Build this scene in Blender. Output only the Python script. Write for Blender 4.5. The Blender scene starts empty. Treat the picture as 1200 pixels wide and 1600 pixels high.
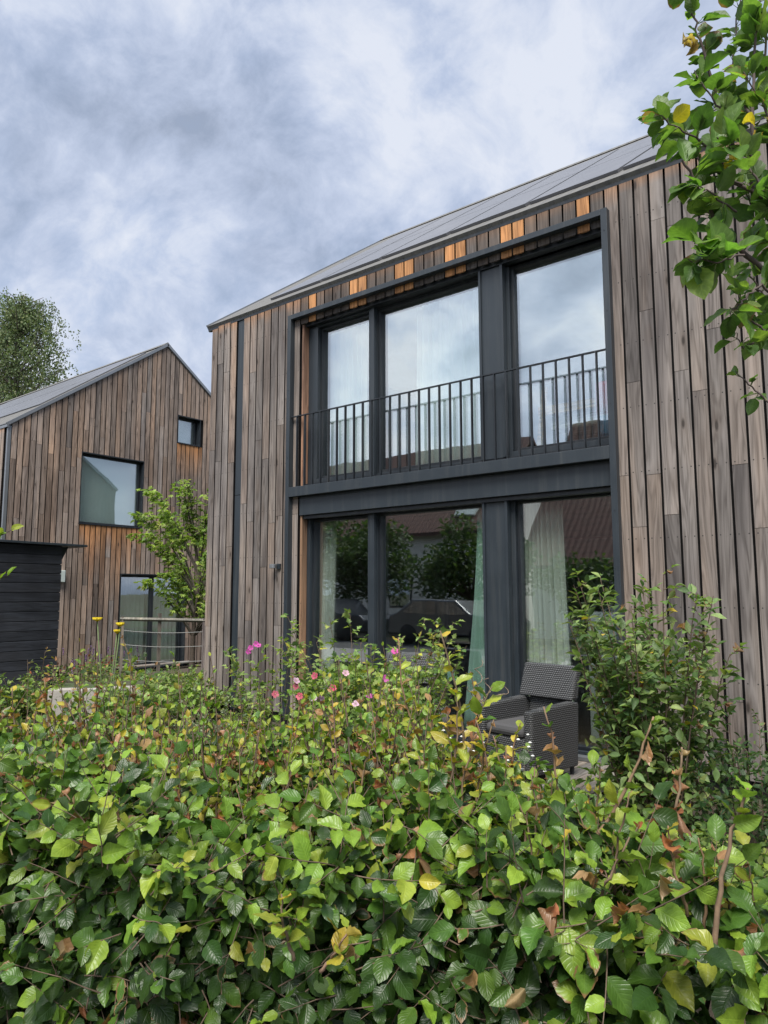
import bpy, math, random
import numpy as np
from mathutils import Vector, Matrix, noise as mnoise

random.seed(7)
RNG = np.random.default_rng(11)
SC = bpy.context.scene
COL = SC.collection
R = math.radians

# ------------------------------------------------------------------ camera
F_PX, YAW, PITCH, ROLL = 1116.2033, 0.668729, 0.113319, -0.001691
CAMLOC = np.array([0.0, -6.5, 1.65])


def cam_axes():
    f = np.array([-math.sin(YAW) * math.cos(PITCH), math.cos(YAW) * math.cos(PITCH), math.sin(PITCH)])
    r = np.array([math.cos(YAW), math.sin(YAW), 0.0])
    u = np.cross(r, f)
    c, s = math.cos(ROLL), math.sin(ROLL)
    return c * r + s * u, -s * r + c * u, f


CR, CU, CF = cam_axes()
cam_d = bpy.data.cameras.new('camera')
cam_d.sensor_fit = 'HORIZONTAL'
cam_d.sensor_width = 36.0
cam_d.lens = F_PX / 1200 * 36.0
cam_d.clip_start = 0.05
cam_d.clip_end = 3000
cam = bpy.data.objects.new('camera', cam_d)
COL.objects.link(cam)
cam.matrix_world = Matrix((
    (CR[0], CU[0], -CF[0], CAMLOC[0]),
    (CR[1], CU[1], -CF[1], CAMLOC[1]),
    (CR[2], CU[2], -CF[2], CAMLOC[2]),
    (0, 0, 0, 1)))
SC.camera = cam

SUN_EL, SUN_AZ = R(57), math.atan2(0.48, -0.88)   # azimuth measured from +Y towards +X
SUN_DIR = Vector((math.sin(SUN_AZ) * math.cos(SUN_EL), math.cos(SUN_AZ) * math.cos(SUN_EL), math.sin(SUN_EL)))
sun_d = bpy.data.lights.new('sun', 'SUN')
sun_d.energy = 2.8
sun_d.angle = R(30)
sun_d.color = (1.0, 0.95, 0.88)
sun = bpy.data.objects.new('sun', sun_d)
COL.objects.link(sun)
sun.rotation_euler = SUN_DIR.to_track_quat('Z', 'Y').to_euler()

SC.view_settings.view_transform = 'Standard'
SC.view_settings.look = 'None'
SC.view_settings.gamma = 1.0
SC.view_settings.use_curve_mapping = False
SC.view_settings.exposure = 1.28
SC.render.engine = 'CYCLES'
SC.cycles.use_denoising = True
SC.cycles.max_bounces = 8
SC.cycles.transparent_max_bounces = 16
SC.cycles.sample_clamp_indirect = 6.0


# ------------------------------------------------------------------ node helpers
class NT:
    def __init__(self, tree):
        self.t = tree
        tree.nodes.clear()

    def n(self, typ, ins=None, **props):
        nd = self.t.nodes.new(typ)
        for k, v in props.items():
            setattr(nd, k, v)
        for k, v in (ins or {}).items():
            s = nd.inputs[k]
            if isinstance(v, bpy.types.NodeSocket):
                self.t.links.new(v, s)
            elif isinstance(v, bpy.types.Node):
                self.t.links.new(v.outputs[0], s)
            else:
                s.default_value = v
        return nd

    def math(self, op, a, b=None, c=None, clamp=False):
        ins = {0: a}
        if b is not None:
            ins[1] = b
        if c is not None:
            ins[2] = c
        return self.n('ShaderNodeMath', ins, operation=op, use_clamp=clamp).outputs[0]

    def ramp(self, fac, stops, interp='LINEAR'):
        nd = self.n('ShaderNodeValToRGB', {0: fac})
        cr = nd.color_ramp
        cr.interpolation = interp
        while len(cr.elements) < len(stops):
            cr.elements.new(0.5)
        for e, (p, c) in zip(cr.elements, stops):
            e.position = p
            e.color = (*c, 1) if len(c) == 3 else c
        return nd.outputs[0]

    def mixc(self, fac, a, b, blend='MIX'):
        nd = self.n('ShaderNodeMix', None, data_type='RGBA', blend_type=blend)
        for i, v in ((0, fac), (6, a), (7, b)):
            if isinstance(v, bpy.types.NodeSocket):
                self.t.links.new(v, nd.inputs[i])
            elif i == 0:
                nd.inputs[0].default_value = v
            else:
                nd.inputs[i].default_value = (*v, 1) if len(v) == 3 else v
        return nd.outputs[2]

    def map(self, vec, scale=(1, 1, 1), loc=(0, 0, 0), rot=(0, 0, 0)):
        return self.n('ShaderNodeMapping', {'Vector': vec, 'Scale': scale, 'Location': loc, 'Rotation': rot}).outputs[0]

    def noise(self, vec, scale, detail=4, rough=0.55, dist=0.0):
        return self.n('ShaderNodeTexNoise', {'Vector': vec, 'Scale': scale, 'Detail': detail, 'Roughness': rough, 'Distortion': dist}).outputs[0]

    def out(self, surf):
        self.n('ShaderNodeOutputMaterial', {'Surface': surf})


def newmat(name):
    m = bpy.data.materials.new(name)
    m.use_nodes = True
    return m, NT(m.node_tree)


# ------------------------------------------------------------------ world
W = bpy.data.worlds.new('World')
SC.world = W
W.use_nodes = True
nt = NT(W.node_tree)
sky = nt.n('ShaderNodeTexSky', None, sky_type='NISHITA', sun_disc=False)
sky.sun_elevation = SUN_EL
sky.sun_rotation = SUN_AZ
sky.air_density = 1.2
sky.dust_density = 2.0
tc = nt.n('ShaderNodeTexCoord')
sep = nt.n('ShaderNodeSeparateXYZ', {0: tc.outputs['Generated']})
zz = nt.math('ADD', nt.math('MAXIMUM', sep.outputs[2], 0.0), 0.75)
px = nt.math('DIVIDE', sep.outputs[0], zz)
py = nt.math('DIVIDE', sep.outputs[1], zz)
comb = nt.n('ShaderNodeCombineXYZ', {0: px, 1: py, 2: 0.0})
v0 = nt.map(comb.outputs[0], (1, 1, 1), (15.2, 2.1, 0.0))
wz = nt.n('ShaderNodeTexNoise', {'Vector': v0, 'Scale': 4.0, 'Detail': 3.0})
wv = nt.n('ShaderNodeVectorMath', {0: wz.outputs['Color'], 'Scale': 0.14}, operation='SCALE').outputs[0]
vw = nt.n('ShaderNodeVectorMath', {0: v0, 1: wv}, operation='ADD').outputs[0]
big = nt.noise(vw, 4.6, 4, 0.5, 0.0)
small = nt.noise(vw, 11.0, 10, 0.62, 0.1)
cl = nt.math('ADD', nt.math('MULTIPLY', big, 0.50), nt.math('MULTIPLY', small, 0.50))
ccol = nt.ramp(cl, [(0.37, (1.42, 1.66, 2.16)), (0.44, (1.88, 2.18, 2.84)), (0.495, (2.30, 2.60, 3.28)), (0.54, (2.72, 2.98, 3.56)), (0.60, (3.20, 3.38, 3.80))])
gl_ = nt.n('ShaderNodeVectorMath', {0: tc.outputs['Generated'], 1: (-0.26, -0.88, 0.40)}, operation='DOT_PRODUCT')
glow = nt.math('MULTIPLY_ADD', nt.math('POWER', nt.math('MAXIMUM', gl_.outputs['Value'], 0.0), 5.0), 1.5, 1.0)   # thinner cloud towards the sun side
warm = nt.n('ShaderNodeCombineXYZ', {0: nt.math('MULTIPLY_ADD', nt.math('SUBTRACT', glow, 1.0), 1.06, 1.0), 1: glow, 2: nt.math('MULTIPLY_ADD', nt.math('SUBTRACT', glow, 1.0), 0.86, 1.0)})
ccol = nt.n('ShaderNodeVectorMath', {0: ccol, 1: warm.outputs[0]}, operation='MULTIPLY').outputs[0]
cover = nt.ramp(small, [(0.30, (0.80, 0.80, 0.80)), (0.5, (0.96, 0.96, 0.96))])
skyc = nt.mixc(cover, sky.outputs[0], ccol)
bg = nt.n('ShaderNodeBackground', {'Color': skyc, 'Strength': 0.1})
nt.n('ShaderNodeOutputWorld', {'Surface': bg.outputs[0]})


# ------------------------------------------------------------------ geometry helpers
def at(px, py, v):
    """world point seen at photo pixel (1200x1600) at horizontal forward distance v"""
    d = CR * (px - 600) / F_PX + CU * (800 - py) / F_PX + CF
    fh = np.array([-math.sin(YAW), math.cos(YAW), 0])
    return CAMLOC + d * (v / d.dot(fh))


UH = np.array([math.cos(YAW), math.sin(YAW), 0.0])      # image right, horizontal
VH = np.array([-math.sin(YAW), math.cos(YAW), 0.0])     # image forward, horizontal


def uv(u, v, z):
    return np.array([CAMLOC[0], CAMLOC[1], 0.0]) + UH * u + VH * v + np.array([0, 0, z])


def nrm(a):
    a = np.asarray(a, float)
    return a / max(1e-9, np.linalg.norm(a))


def ground_z(x, y):
    t = min(1, max(0, (-8.0 - x) / 4.0))
    t = t * t * (3 - 2 * t)
    return -0.28 * t


def link(o, parent=None):
    COL.objects.link(o)
    if parent is not None:
        o.parent = parent
        o.matrix_parent_inverse = parent_inv(parent)
    return o


def parent_inv(p):
    m = Matrix.Translation(p.location) @ p.rotation_euler.to_matrix().to_4x4()
    return m.inverted()


class MB:
    def __init__(self, mp=None):
        self.v, self.f, self.c = [], [], []
        self.mp = mp
        self.has_col = False

    def add(self, verts, faces, col=None):
        b = len(self.v)
        for p in verts:
            self.v.append(tuple(self.mp(*p)) if self.mp else tuple(p))
        for f in faces:
            self.f.append(tuple(b + i for i in f))
        if col is not None:
            self.has_col = True
        if col is not None and len(col) == len(verts) and hasattr(col[0], '__len__'):
            self.c.extend(col)
        else:
            self.c.extend([col if col is not None else (1, 1, 1, 0.5)] * len(verts))
        return self

    def box(self, x0, x1, y0, y1, z0, z1, col=None):
        return self.add([(x0, y0, z0), (x1, y0, z0), (x1, y1, z0), (x0, y1, z0), (x0, y0, z1), (x1, y0, z1), (x1, y1, z1), (x0, y1, z1)],
                        [(0, 3, 2, 1), (4, 5, 6, 7), (0, 1, 5, 4), (1, 2, 6, 5), (2, 3, 7, 6), (3, 0, 4, 7)], col)

    def prism(self, poly, ax, a0, a1, col=None):
        """extrude a 2-D polygon along axis ax (0,1,2)"""
        n = len(poly)
        def P(p, a):
            q = list(p)
            q.insert(ax, a)
            return tuple(q)
        vs = [P(p, a0) for p in poly] + [P(p, a1) for p in poly]
        fs = [tuple(range(n - 1, -1, -1)), tuple(range(n, 2 * n))] + [(i, (i + 1) % n, n + (i + 1) % n, n + i) for i in range(n)]
        return self.add(vs, fs, col)

    def tube(self, pts, rads, sides=6, col=None, cap=True):
        pts = [np.asarray(p, float) for p in pts]
        n = len(pts)
        vs, fs = [], []
        up = np.array([0.31, 0.17, 0.93])
        for i, p in enumerate(pts):
            t = nrm(pts[min(i + 1, n - 1)] - pts[max(i - 1, 0)])
            a = np.cross(t, up)
            if np.linalg.norm(a) < 0.1:
                a = np.cross(t, np.array([1.0, 0, 0]))
            a = nrm(a)
            b = np.cross(t, a)
            r = rads[i] if hasattr(rads, '__len__') else rads
            for k in range(sides):
                an = 2 * math.pi * k / sides
                vs.append(p + r * (math.cos(an) * a + math.sin(an) * b))
        for i in range(n - 1):
            for k in range(sides):
                fs.append((i * sides + k, i * sides + (k + 1) % sides, (i + 1) * sides + (k + 1) % sides, (i + 1) * sides + k))
        if cap:
            fs.append(tuple(range(sides - 1, -1, -1)))
            fs.append(tuple((n - 1) * sides + k for k in range(sides)))
        return self.add(vs, fs, col)

    def lathe(self, c, prof, sides=16, col=None):
        vs, fs = [], []
        for r, z in prof:
            for k in range(sides):
                a = 2 * math.pi * k / sides
                vs.append((c[0] + r * math.cos(a), c[1] + r * math.sin(a), c[2] + z))
        for i in range(len(prof) - 1):
            for k in range(sides):
                fs.append((i * sides + k, i * sides + (k + 1) % sides, (i + 1) * sides + (k + 1) % sides, (i + 1) * sides + k))
        fs.append(tuple(range(sides - 1, -1, -1)))
        fs.append(tuple((len(prof) - 1) * sides + k for k in range(sides)))
        return self.add(vs, fs, col)

    def build(self, name, m, parent=None, bevel=0.0, smooth=False):
        me = bpy.data.meshes.new(name)
        me.from_pydata([tuple(float(x) for x in v) for v in self.v], [], self.f)
        if self.has_col:
            ca = me.color_attributes.new('Col', 'FLOAT_COLOR', 'POINT')
            arr = np.array([tuple(c) if len(c) == 4 else (*c, 0.5) for c in self.c], dtype=np.float32).ravel()
            ca.data.foreach_set('color', arr)
        if m is not None:
            me.materials.append(m)
        if smooth:
            me.polygons.foreach_set('use_smooth', [True] * len(me.polygons))
        me.update()
        o = bpy.data.objects.new(name, me)
        link(o, parent)
        if bevel > 0:
            bv = o.modifiers.new('bevel', 'BEVEL')
            bv.width = bevel
            bv.segments = 2
            bv.limit_method = 'ANGLE'
            bv.angle_limit = R(40)
        return o


def thing(name, label, cat, loc, group=None, rz=0.0):
    o = bpy.data.objects.new(name, None)
    o.location = loc
    o.rotation_euler = (0, 0, rz)
    o.empty_display_size = 0.1
    COL.objects.link(o)
    return tag(o, label, cat, group)


def tag(o, label=None, cat=None, group=None, kind=None):
    if label:
        o['label'] = label
    if cat:
        o['category'] = cat
    if group:
        o['group'] = group
    if kind:
        o['kind'] = kind
    return o


# ---- leaves ------------------------------------------------------------------
def leaf_tmpl(nl=7, nw=4, prof=None, fold=0.25, wave=0.06, curl=0.15, cup=0.0, seed=0, twist=0.0, serr=0.0):
    rnd = random.Random(seed)
    vs, uvs, fs = [], [], []
    ph = rnd.random() * 6
    for i in range(nl + 1):
        t = i / nl
        w = prof(t)
        for j in range(nw + 1):
            s = j / nw * 2 - 1
            x = s * w * 0.5
            if abs(s) > 0.9 and 0 < i < nl and serr:
                x *= 1 + serr * (1 if i % 2 else -1)
            z = abs(s) ** 1.4 * w * fold * 0.5 + wave * (math.sin(ph + t * 11 + s * 1.5) * .6 + .6 * math.sin(t * 31 + s * 3.1 + ph)) * abs(s) * w - curl * t * t + cup * s * s * w
            x2 = x * math.cos(twist * t) - z * math.sin(twist * t)
            z2 = x * math.sin(twist * t) + z * math.cos(twist * t)
            vs.append((x2, t - 0.12 * curl * t, z2))
            uvs.append((j / nw, t))
    for i in range(nl):
        for j in range(nw):
            a = i * (nw + 1) + j
            fs.append((a, a + 1, a + nw + 2, a + nw + 1))
    return np.array(vs), np.array(fs), np.array(uvs)


def p_ovate(t):
    return max(0.015, (math.sin(math.pi * min(1, t ** 0.92 + 0.012))) ** 0.78)


def p_lance(t):
    return max(0.02, math.sin(math.pi * min(1, t ** 0.9 + 0.02)) ** 1.1)


def p_round(t):
    return max(0.04, math.sin(math.pi * min(1, t ** 0.85 + 0.02)) ** 0.6)


def p_lobed(t):
    return max(0.03, math.sin(math.pi * min(1, t ** 0.7 + 0.02)) ** 0.8 * (0.75 + 0.35 * math.cos(t * 6 * math.pi)))


class Leaves:
    def __init__(self, tmpls):
        self.T = tmpls
        self.items = [[] for _ in tmpls]

    def add(self, pos, axis, normal, L, Wd, col, k=None):
        if k is None:
            k = random.randrange(len(self.T))
        y = nrm(axis)
        n = np.asarray(normal, float)
        n = nrm(n - y * n.dot(y))
        x = np.cross(y, n)
        self.items[k].append((pos, x * Wd, y * L, n * (L * 0.5 + Wd * 0.5), col))

    def count(self):
        return sum(len(i) for i in self.items)

    def build(self, name, m, parent=None, smooth=True):
        Vs, Fs, Us, Cs = [], [], [], []
        base = 0
        for (tv, tf, tu), it in zip(self.T, self.items):
            if not it:
                continue
            P = np.array([i[0] for i in it]); X = np.array([i[1] for i in it]); Y = np.array([i[2] for i in it]); Z = np.array([i[3] for i in it])
            C = np.array([(i[4] if len(i[4]) == 4 else (*i[4], random.random())) for i in it], dtype=np.float32)
            v = P[:, None, :] + tv[None, :, 0:1] * X[:, None, :] + tv[None, :, 1:2] * Y[:, None, :] + tv[None, :, 2:3] * Z[:, None, :]
            n, k = len(it), len(tv)
            Vs.append(v.reshape(-1, 3))
            Fs.append((tf[None] + (np.arange(n) * k)[:, None, None] + base).reshape(-1, 4))
            Us.append(np.tile(tu[tf.ravel()], (n, 1)))
            Cs.append(np.repeat(C, k, axis=0))
            base += n * k
        if not Vs:
            return None
        V = np.concatenate(Vs).astype(np.float32); F = np.concatenate(Fs).astype(np.int32); U = np.concatenate(Us).astype(np.float32); C = np.concatenate(Cs)
        me = bpy.data.meshes.new(name)
        me.vertices.add(len(V)); me.vertices.foreach_set('co', V.ravel())
        me.loops.add(F.size); me.loops.foreach_set('vertex_index', F.ravel())
        me.polygons.add(len(F)); me.polygons.foreach_set('loop_start', np.arange(len(F), dtype=np.int32) * 4)
        ul = me.uv_layers.new(name='UVMap'); ul.data.foreach_set('uv', U.ravel())
        ca = me.color_attributes.new('Col', 'FLOAT_COLOR', 'POINT'); ca.data.foreach_set('color', C.ravel())
        me.polygons.foreach_set('use_smooth', [smooth] * len(F))
        me.materials.append(m)
        me.update(calc_edges=True)
        o = bpy.data.objects.new(name, me)
        return link(o, parent)


T_BEECH = [leaf_tmpl(9, 4, p_ovate, random.uniform(.05, .45), random.uniform(.06, .17), random.uniform(-.1, .45), random.uniform(-.12, .12), s, random.uniform(-.6, .6), 0.03) for s in range(14)]
T_DRY = [leaf_tmpl(9, 6, p_ovate, random.uniform(.7, 1.5), .3, random.uniform(.2, .8), random.uniform(.3, .8), s + 20, random.uniform(-2.2, 2.2), 0.12) for s in range(6)]
T_APPLE = [leaf_tmpl(7, 4, p_round, random.uniform(.1, .5), random.uniform(.03, .09), random.uniform(0, .4), 0, s + 40, random.uniform(-.5, .5), 0.03) for s in range(6)]
T_LANCE = [leaf_tmpl(5, 2, p_lance, random.uniform(.2, .6), .05, random.uniform(.0, .5), 0, s + 60, random.uniform(-.4, .4)) for s in range(4)]
T_SMALL = [leaf_tmpl(3, 2, p_ovate, random.uniform(.1, .5), .06, random.uniform(0, .4), 0, s + 80) for s in range(4)]
T_LOBED = [leaf_tmpl(9, 2, p_lobed, random.uniform(.1, .4), .05, random.uniform(0, .5), 0, s + 90) for s in range(4)]


def rv(s=1.0):
    return RNG.normal(size=3) * s


def jit(c, a=0.2, hue=0.1):
    k = random.uniform(1 - a, 1 + a)
    return (max(0, c[0] * k * random.uniform(1 - hue, 1 + hue)), max(0, c[1] * k), max(0, c[2] * k * random.uniform(1 - hue, 1 + hue)), random.random())


# ------------------------------------------------------------------ materials
def simple(name, col, rough=0.6, metal=0.0, spec=0.5, var=0.12, scale=3.0, bump=0.0, bscale=80.0):
    m, t = newmat(name)
    tcn = t.n('ShaderNodeTexCoord')
    nz = t.noise(tcn.outputs['Object'], scale, 5)
    c = t.mixc(nz, tuple(x * (1 - var * 2) for x in col), tuple(min(1, x * (1 + var * 2)) for x in col))
    ins = {'Base Color': c, 'Roughness': rough, 'Metallic': metal, 'Specular IOR Level': spec}
    if bump:
        nb = t.noise(tcn.outputs['Object'], bscale, 4)
        ins['Normal'] = t.n('ShaderNodeBump', {'Height': nb, 'Strength': bump, 'Distance': 0.01}).outputs[0]
    p = t.n('ShaderNodeBsdfPrincipled', ins)
    t.out(p.outputs[0])
    return m


def wood_mat(name, axis='z', rough=0.75, grain=1.0, knots=True, screws=None):
    """boards: colour attribute 'Col' holds each board's own colour, alpha its grain seed"""
    m, t = newmat(name)
    at_ = t.n('ShaderNodeAttribute', None, attribute_name='Col')
    tcn = t.n('ShaderNodeTexCoord')
    seed = t.math('MULTIPLY', at_.outputs['Alpha'], 57.0)
    off = t.n('ShaderNodeVectorMath', {0: tcn.outputs['Object'], 1: t.n('ShaderNodeCombineXYZ', {0: seed, 1: seed, 2: seed}).outputs[0]}, operation='ADD').outputs[0]
    sc_f = {'z': (38, 38, 1.3), 'x': (1.3, 38, 38), 'y': (38, 1.3, 38)}[axis]
    sc_w = {'z': (9, 9, 0.55), 'x': (0.55, 9, 9), 'y': (9, 0.55, 9)}[axis]
    fine = t.noise(t.map(off, sc_f), 1.0, 6, 0.62)
    warp = t.noise(t.map(off, sc_w), 1.0, 3, 0.5, 0.6)
    rings = t.math('SINE', t.math('MULTIPLY', warp, 55.0))
    rings = t.math('MULTIPLY_ADD', rings, 0.5, 0.5)
    g = t.math('ADD', t.math('MULTIPLY', fine, 0.72), t.math('MULTIPLY', rings, 0.28))
    shade = t.ramp(g, [(0.22, (0.50, 0.47, 0.46)), (0.45, (0.90, 0.89, 0.88)), (0.75, (1.28, 1.27, 1.27))])
    c = t.mixc(1.0, at_.outputs['Color'], shade, 'MULTIPLY')
    patch = t.noise(t.map(off, tuple(s * 0.12 + 0.4 for s in sc_f)), 1.0, 3, 0.5)
    tone = t.ramp(patch, [(0.30, (0.58, 0.58, 0.60)), (0.50, (1.0, 1.0, 1.0)), (0.7, (1.22, 1.15, 1.08))])
    c = t.mixc(1.0, c, tone, 'MULTIPLY')
    zone = t.noise(t.map(tcn.outputs['Object'], (1.1, 1.1, 0.35)), 1.0, 4, 0.6)
    c = t.mixc(1.0, c, t.ramp(zone, [(0.34, (0.66, 0.65, 0.66)), (0.52, (1.0, 1.0, 1.0)), (0.70, (1.16, 1.10, 1.04))]), 'MULTIPLY')
    if knots:
        kv = {'z': (7.5, 7.5, 2.4), 'x': (2.4, 7.5, 7.5), 'y': (7.5, 2.4, 7.5)}[axis]
        vo = t.n('ShaderNodeTexVoronoi', {'Vector': t.map(off, kv), 'Scale': 1.0, 'Randomness': 1.0})
        vsel = t.n('ShaderNodeSeparateColor', {0: vo.outputs['Color']})
        keep = t.math('GREATER_THAN', vsel.outputs[0], 0.60)
        kn = t.ramp(vo.outputs['Distance'], [(0.07, (1, 1, 1)), (0.15, (0, 0, 0))])
        halo = t.ramp(vo.outputs['Distance'], [(0.12, (1, 1, 1)), (0.42, (0, 0, 0))])
        c = t.mixc(t.math('MULTIPLY', t.math('MULTIPLY', halo, keep), 0.35), c, (0.085, 0.06, 0.045))
        c = t.mixc(t.math('MULTIPLY', t.math('MULTIPLY', kn, keep), 0.85), c, (0.022, 0.017, 0.014))
    if screws:
        ax_, ph_ = screws
        sp_ = t.n('ShaderNodeSeparateXYZ', {0: tcn.outputs['Object']})
        uu = t.math('FRACT', t.math('DIVIDE', t.math('SUBTRACT', sp_.outputs[ax_], ph_), 0.1426))
        du = t.math('MULTIPLY', t.math('SUBTRACT', t.math('ABSOLUTE', t.math('SUBTRACT', uu, 0.5)), 0.27), 0.1426)
        dz = t.math('MULTIPLY', t.math('SUBTRACT', t.math('FRACT', t.math('DIVIDE', sp_.outputs[2], 0.61)), 0.5), 0.61)
        dd = t.math('SQRT', t.math('ADD', t.math('MULTIPLY', du, du), t.math('MULTIPLY', dz, dz)))
        c = t.mixc(t.ramp(dd, [(0.0045, (1, 1, 1)), (0.0075, (0, 0, 0))]), c, (0.03, 0.028, 0.027))
    bump = t.n('ShaderNodeBump', {'Height': g, 'Strength': 0.35 * grain, 'Distance': 0.004}).outputs[0]
    p = t.n('ShaderNodeBsdfPrincipled', {'Base Color': c, 'Roughness': rough, 'Specular IOR Level': 0.3, 'Normal': bump})
    t.out(p.outputs[0])
    return m


def leaf_mat(name, rough=0.42, transl=0.3, veins=9.0, vein_str=0.35, spec=0.5):
    m, t = newmat(name)
    at_ = t.n('ShaderNodeAttribute', None, attribute_name='Col')
    uvn = t.n('ShaderNodeUVMap', None, uv_map='UVMap')
    s = t.n('ShaderNodeSeparateXYZ', {0: uvn.outputs[0]})
    du = t.math('ABSOLUTE', t.math('SUBTRACT', s.outputs[0], 0.5))
    mid = t.ramp(du, [(0.0, (1, 1, 1)), (0.05, (0, 0, 0))])
    lat = t.math('SINE', t.math('MULTIPLY', t.math('SUBTRACT', s.outputs[1], t.math('MULTIPLY', du, 0.55)), veins * 6.283))
    lat = t.math('POWER', t.math('MULTIPLY_ADD', lat, 0.5, 0.5), 5.0)
    vein = t.math('MAXIMUM', mid, t.math('MULTIPLY', lat, 0.55))
    tcn = t.n('ShaderNodeTexCoord')
    nz = t.noise(tcn.outputs['Object'], 38.0, 4)
    mott = t.ramp(nz, [(0.3, (0.75, 0.78, 0.7)), (0.7, (1.2, 1.16, 1.1))])
    c0 = t.mixc(1.0, at_.outputs['Color'], mott, 'MULTIPLY')
    cv = t.mixc(1.0, c0, (1.9, 1.7, 1.8), 'MULTIPLY')
    c = t.mixc(t.math('MULTIPLY', vein, vein_str), c0, cv)
    edge = t.math('MAXIMUM', t.math('MULTIPLY', du, 2.0), t.math('MULTIPLY_ADD', s.outputs[1], 1.25, -0.3))
    nb2 = t.noise(tcn.outputs['Object'], 34.0, 5)
    sick = t.ramp(at_.outputs['Alpha'], [(0.84, (0, 0, 0)), (1.0, (1, 1, 1))])
    br = t.math('ADD', t.math('ADD', edge, t.math('MULTIPLY', nb2, 1.0)), t.math('MULTIPLY', sick, 0.75))
    c = t.mixc(t.math('MULTIPLY', t.math('SUBTRACT', br, 1.86), 6.0, clamp=True), c, (0.17, 0.10, 0.045))
    geo = t.n('ShaderNodeNewGeometry')
    cb = t.mixc(t.math('MULTIPLY', geo.outputs['Backfacing'], 0.45), c, t.mixc(0.5, c, (0.16, 0.2, 0.12)))
    bump = t.n('ShaderNodeBump', {'Height': t.math('SUBTRACT', 1.0, vein), 'Strength': 0.4, 'Distance': 0.002}).outputs[0]
    p = t.n('ShaderNodeBsdfPrincipled', {'Base Color': cb, 'Roughness': rough, 'Specular IOR Level': spec, 'Normal': bump})
    tr = t.n('ShaderNodeBsdfTranslucent', {'Color': t.mixc(1.0, c, (1.5, 1.7, 0.7), 'MULTIPLY')})
    mx = t.n('ShaderNodeMixShader', {0: transl, 1: p.outputs[0], 2: tr.outputs[0]})
    t.out(mx.outputs[0])
    return m


def col_mat(name, rough=0.7, transl=0.0):
    m, t = newmat(name)
    at_ = t.n('ShaderNodeAttribute', None, attribute_name='Col')
    tcn = t.n('ShaderNodeTexCoord')
    nz = t.noise(tcn.outputs['Object'], 45.0, 4)
    c = t.mixc(1.0, at_.outputs['Color'], t.ramp(nz, [(0.3, (0.7, 0.7, 0.7)), (0.7, (1.25, 1.25, 1.25))]), 'MULTIPLY')
    p = t.n('ShaderNodeBsdfPrincipled', {'Base Color': c, 'Roughness': rough})
    s = p.outputs[0]
    if transl:
        tr = t.n('ShaderNodeBsdfTranslucent', {'Color': c})
        s = t.n('ShaderNodeMixShader', {0: transl, 1: s, 2: tr.outputs[0]}).outputs[0]
    t.out(s)
    return m


def glass_mat(name, tint, base=0.10, k=0.75):
    m, t = newmat(name)
    lw = t.n('ShaderNodeLayerWeight', {'Blend': 0.5})
    f3 = t.math('POWER', lw.outputs['Facing'], 2.6)
    fac = t.math('MULTIPLY_ADD', f3, k, base, clamp=True)
    tcn = t.n('ShaderNodeTexCoord')
    nb = t.noise(tcn.outputs['Object'], 1.7, 2)
    bump = t.n('ShaderNodeBump', {'Height': nb, 'Strength': 0.05, 'Distance': 0.02}).outputs[0]
    tr = t.n('ShaderNodeBsdfTransparent', {'Color': (*tint, 1)})
    gl = t.n('ShaderNodeBsdfGlossy', {'Color': (0.92, 0.96, 1.0, 1), 'Roughness': 0.0, 'Normal': bump})
    mx = t.n('ShaderNodeMixShader', {0: fac, 1: tr.outputs[0], 2: gl.outputs[0]})
    t.out(mx.outputs[0])
    return m


def roof_mat(name, col, axis):
    """corrugated sheet, ribs running up the slope; axis = the ridge direction index"""
    m, t = newmat(name)
    tcn = t.n('ShaderNodeTexCoord')
    s = t.n('ShaderNodeSeparateXYZ', {0: tcn.outputs['Object']})
    wv = t.math('SINE', t.math('MULTIPLY', s.outputs[axis], 6.283 / 0.146))
    nz = t.noise(t.map(tcn.outputs['Object'], (1.2, 0.3, 0.3)), 2.0, 6)
    n2 = t.noise(tcn.outputs['Object'], 14.0, 4)
    c = t.mixc(nz, tuple(x * 0.72 for x in col), tuple(x * 1.25 for x in col))
    c = t.mixc(t.math('MULTIPLY', n2, 0.3), c, (0.20, 0.20, 0.17))
    bump = t.n('ShaderNodeBump', {'Height': wv, 'Strength': 0.7, 'Distance': 0.02}).outputs[0]
    p = t.n('ShaderNodeBsdfPrincipled', {'Base Color': c, 'Roughness': 0.62, 'Normal': bump})
    t.out(p.outputs[0])
    return m


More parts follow.
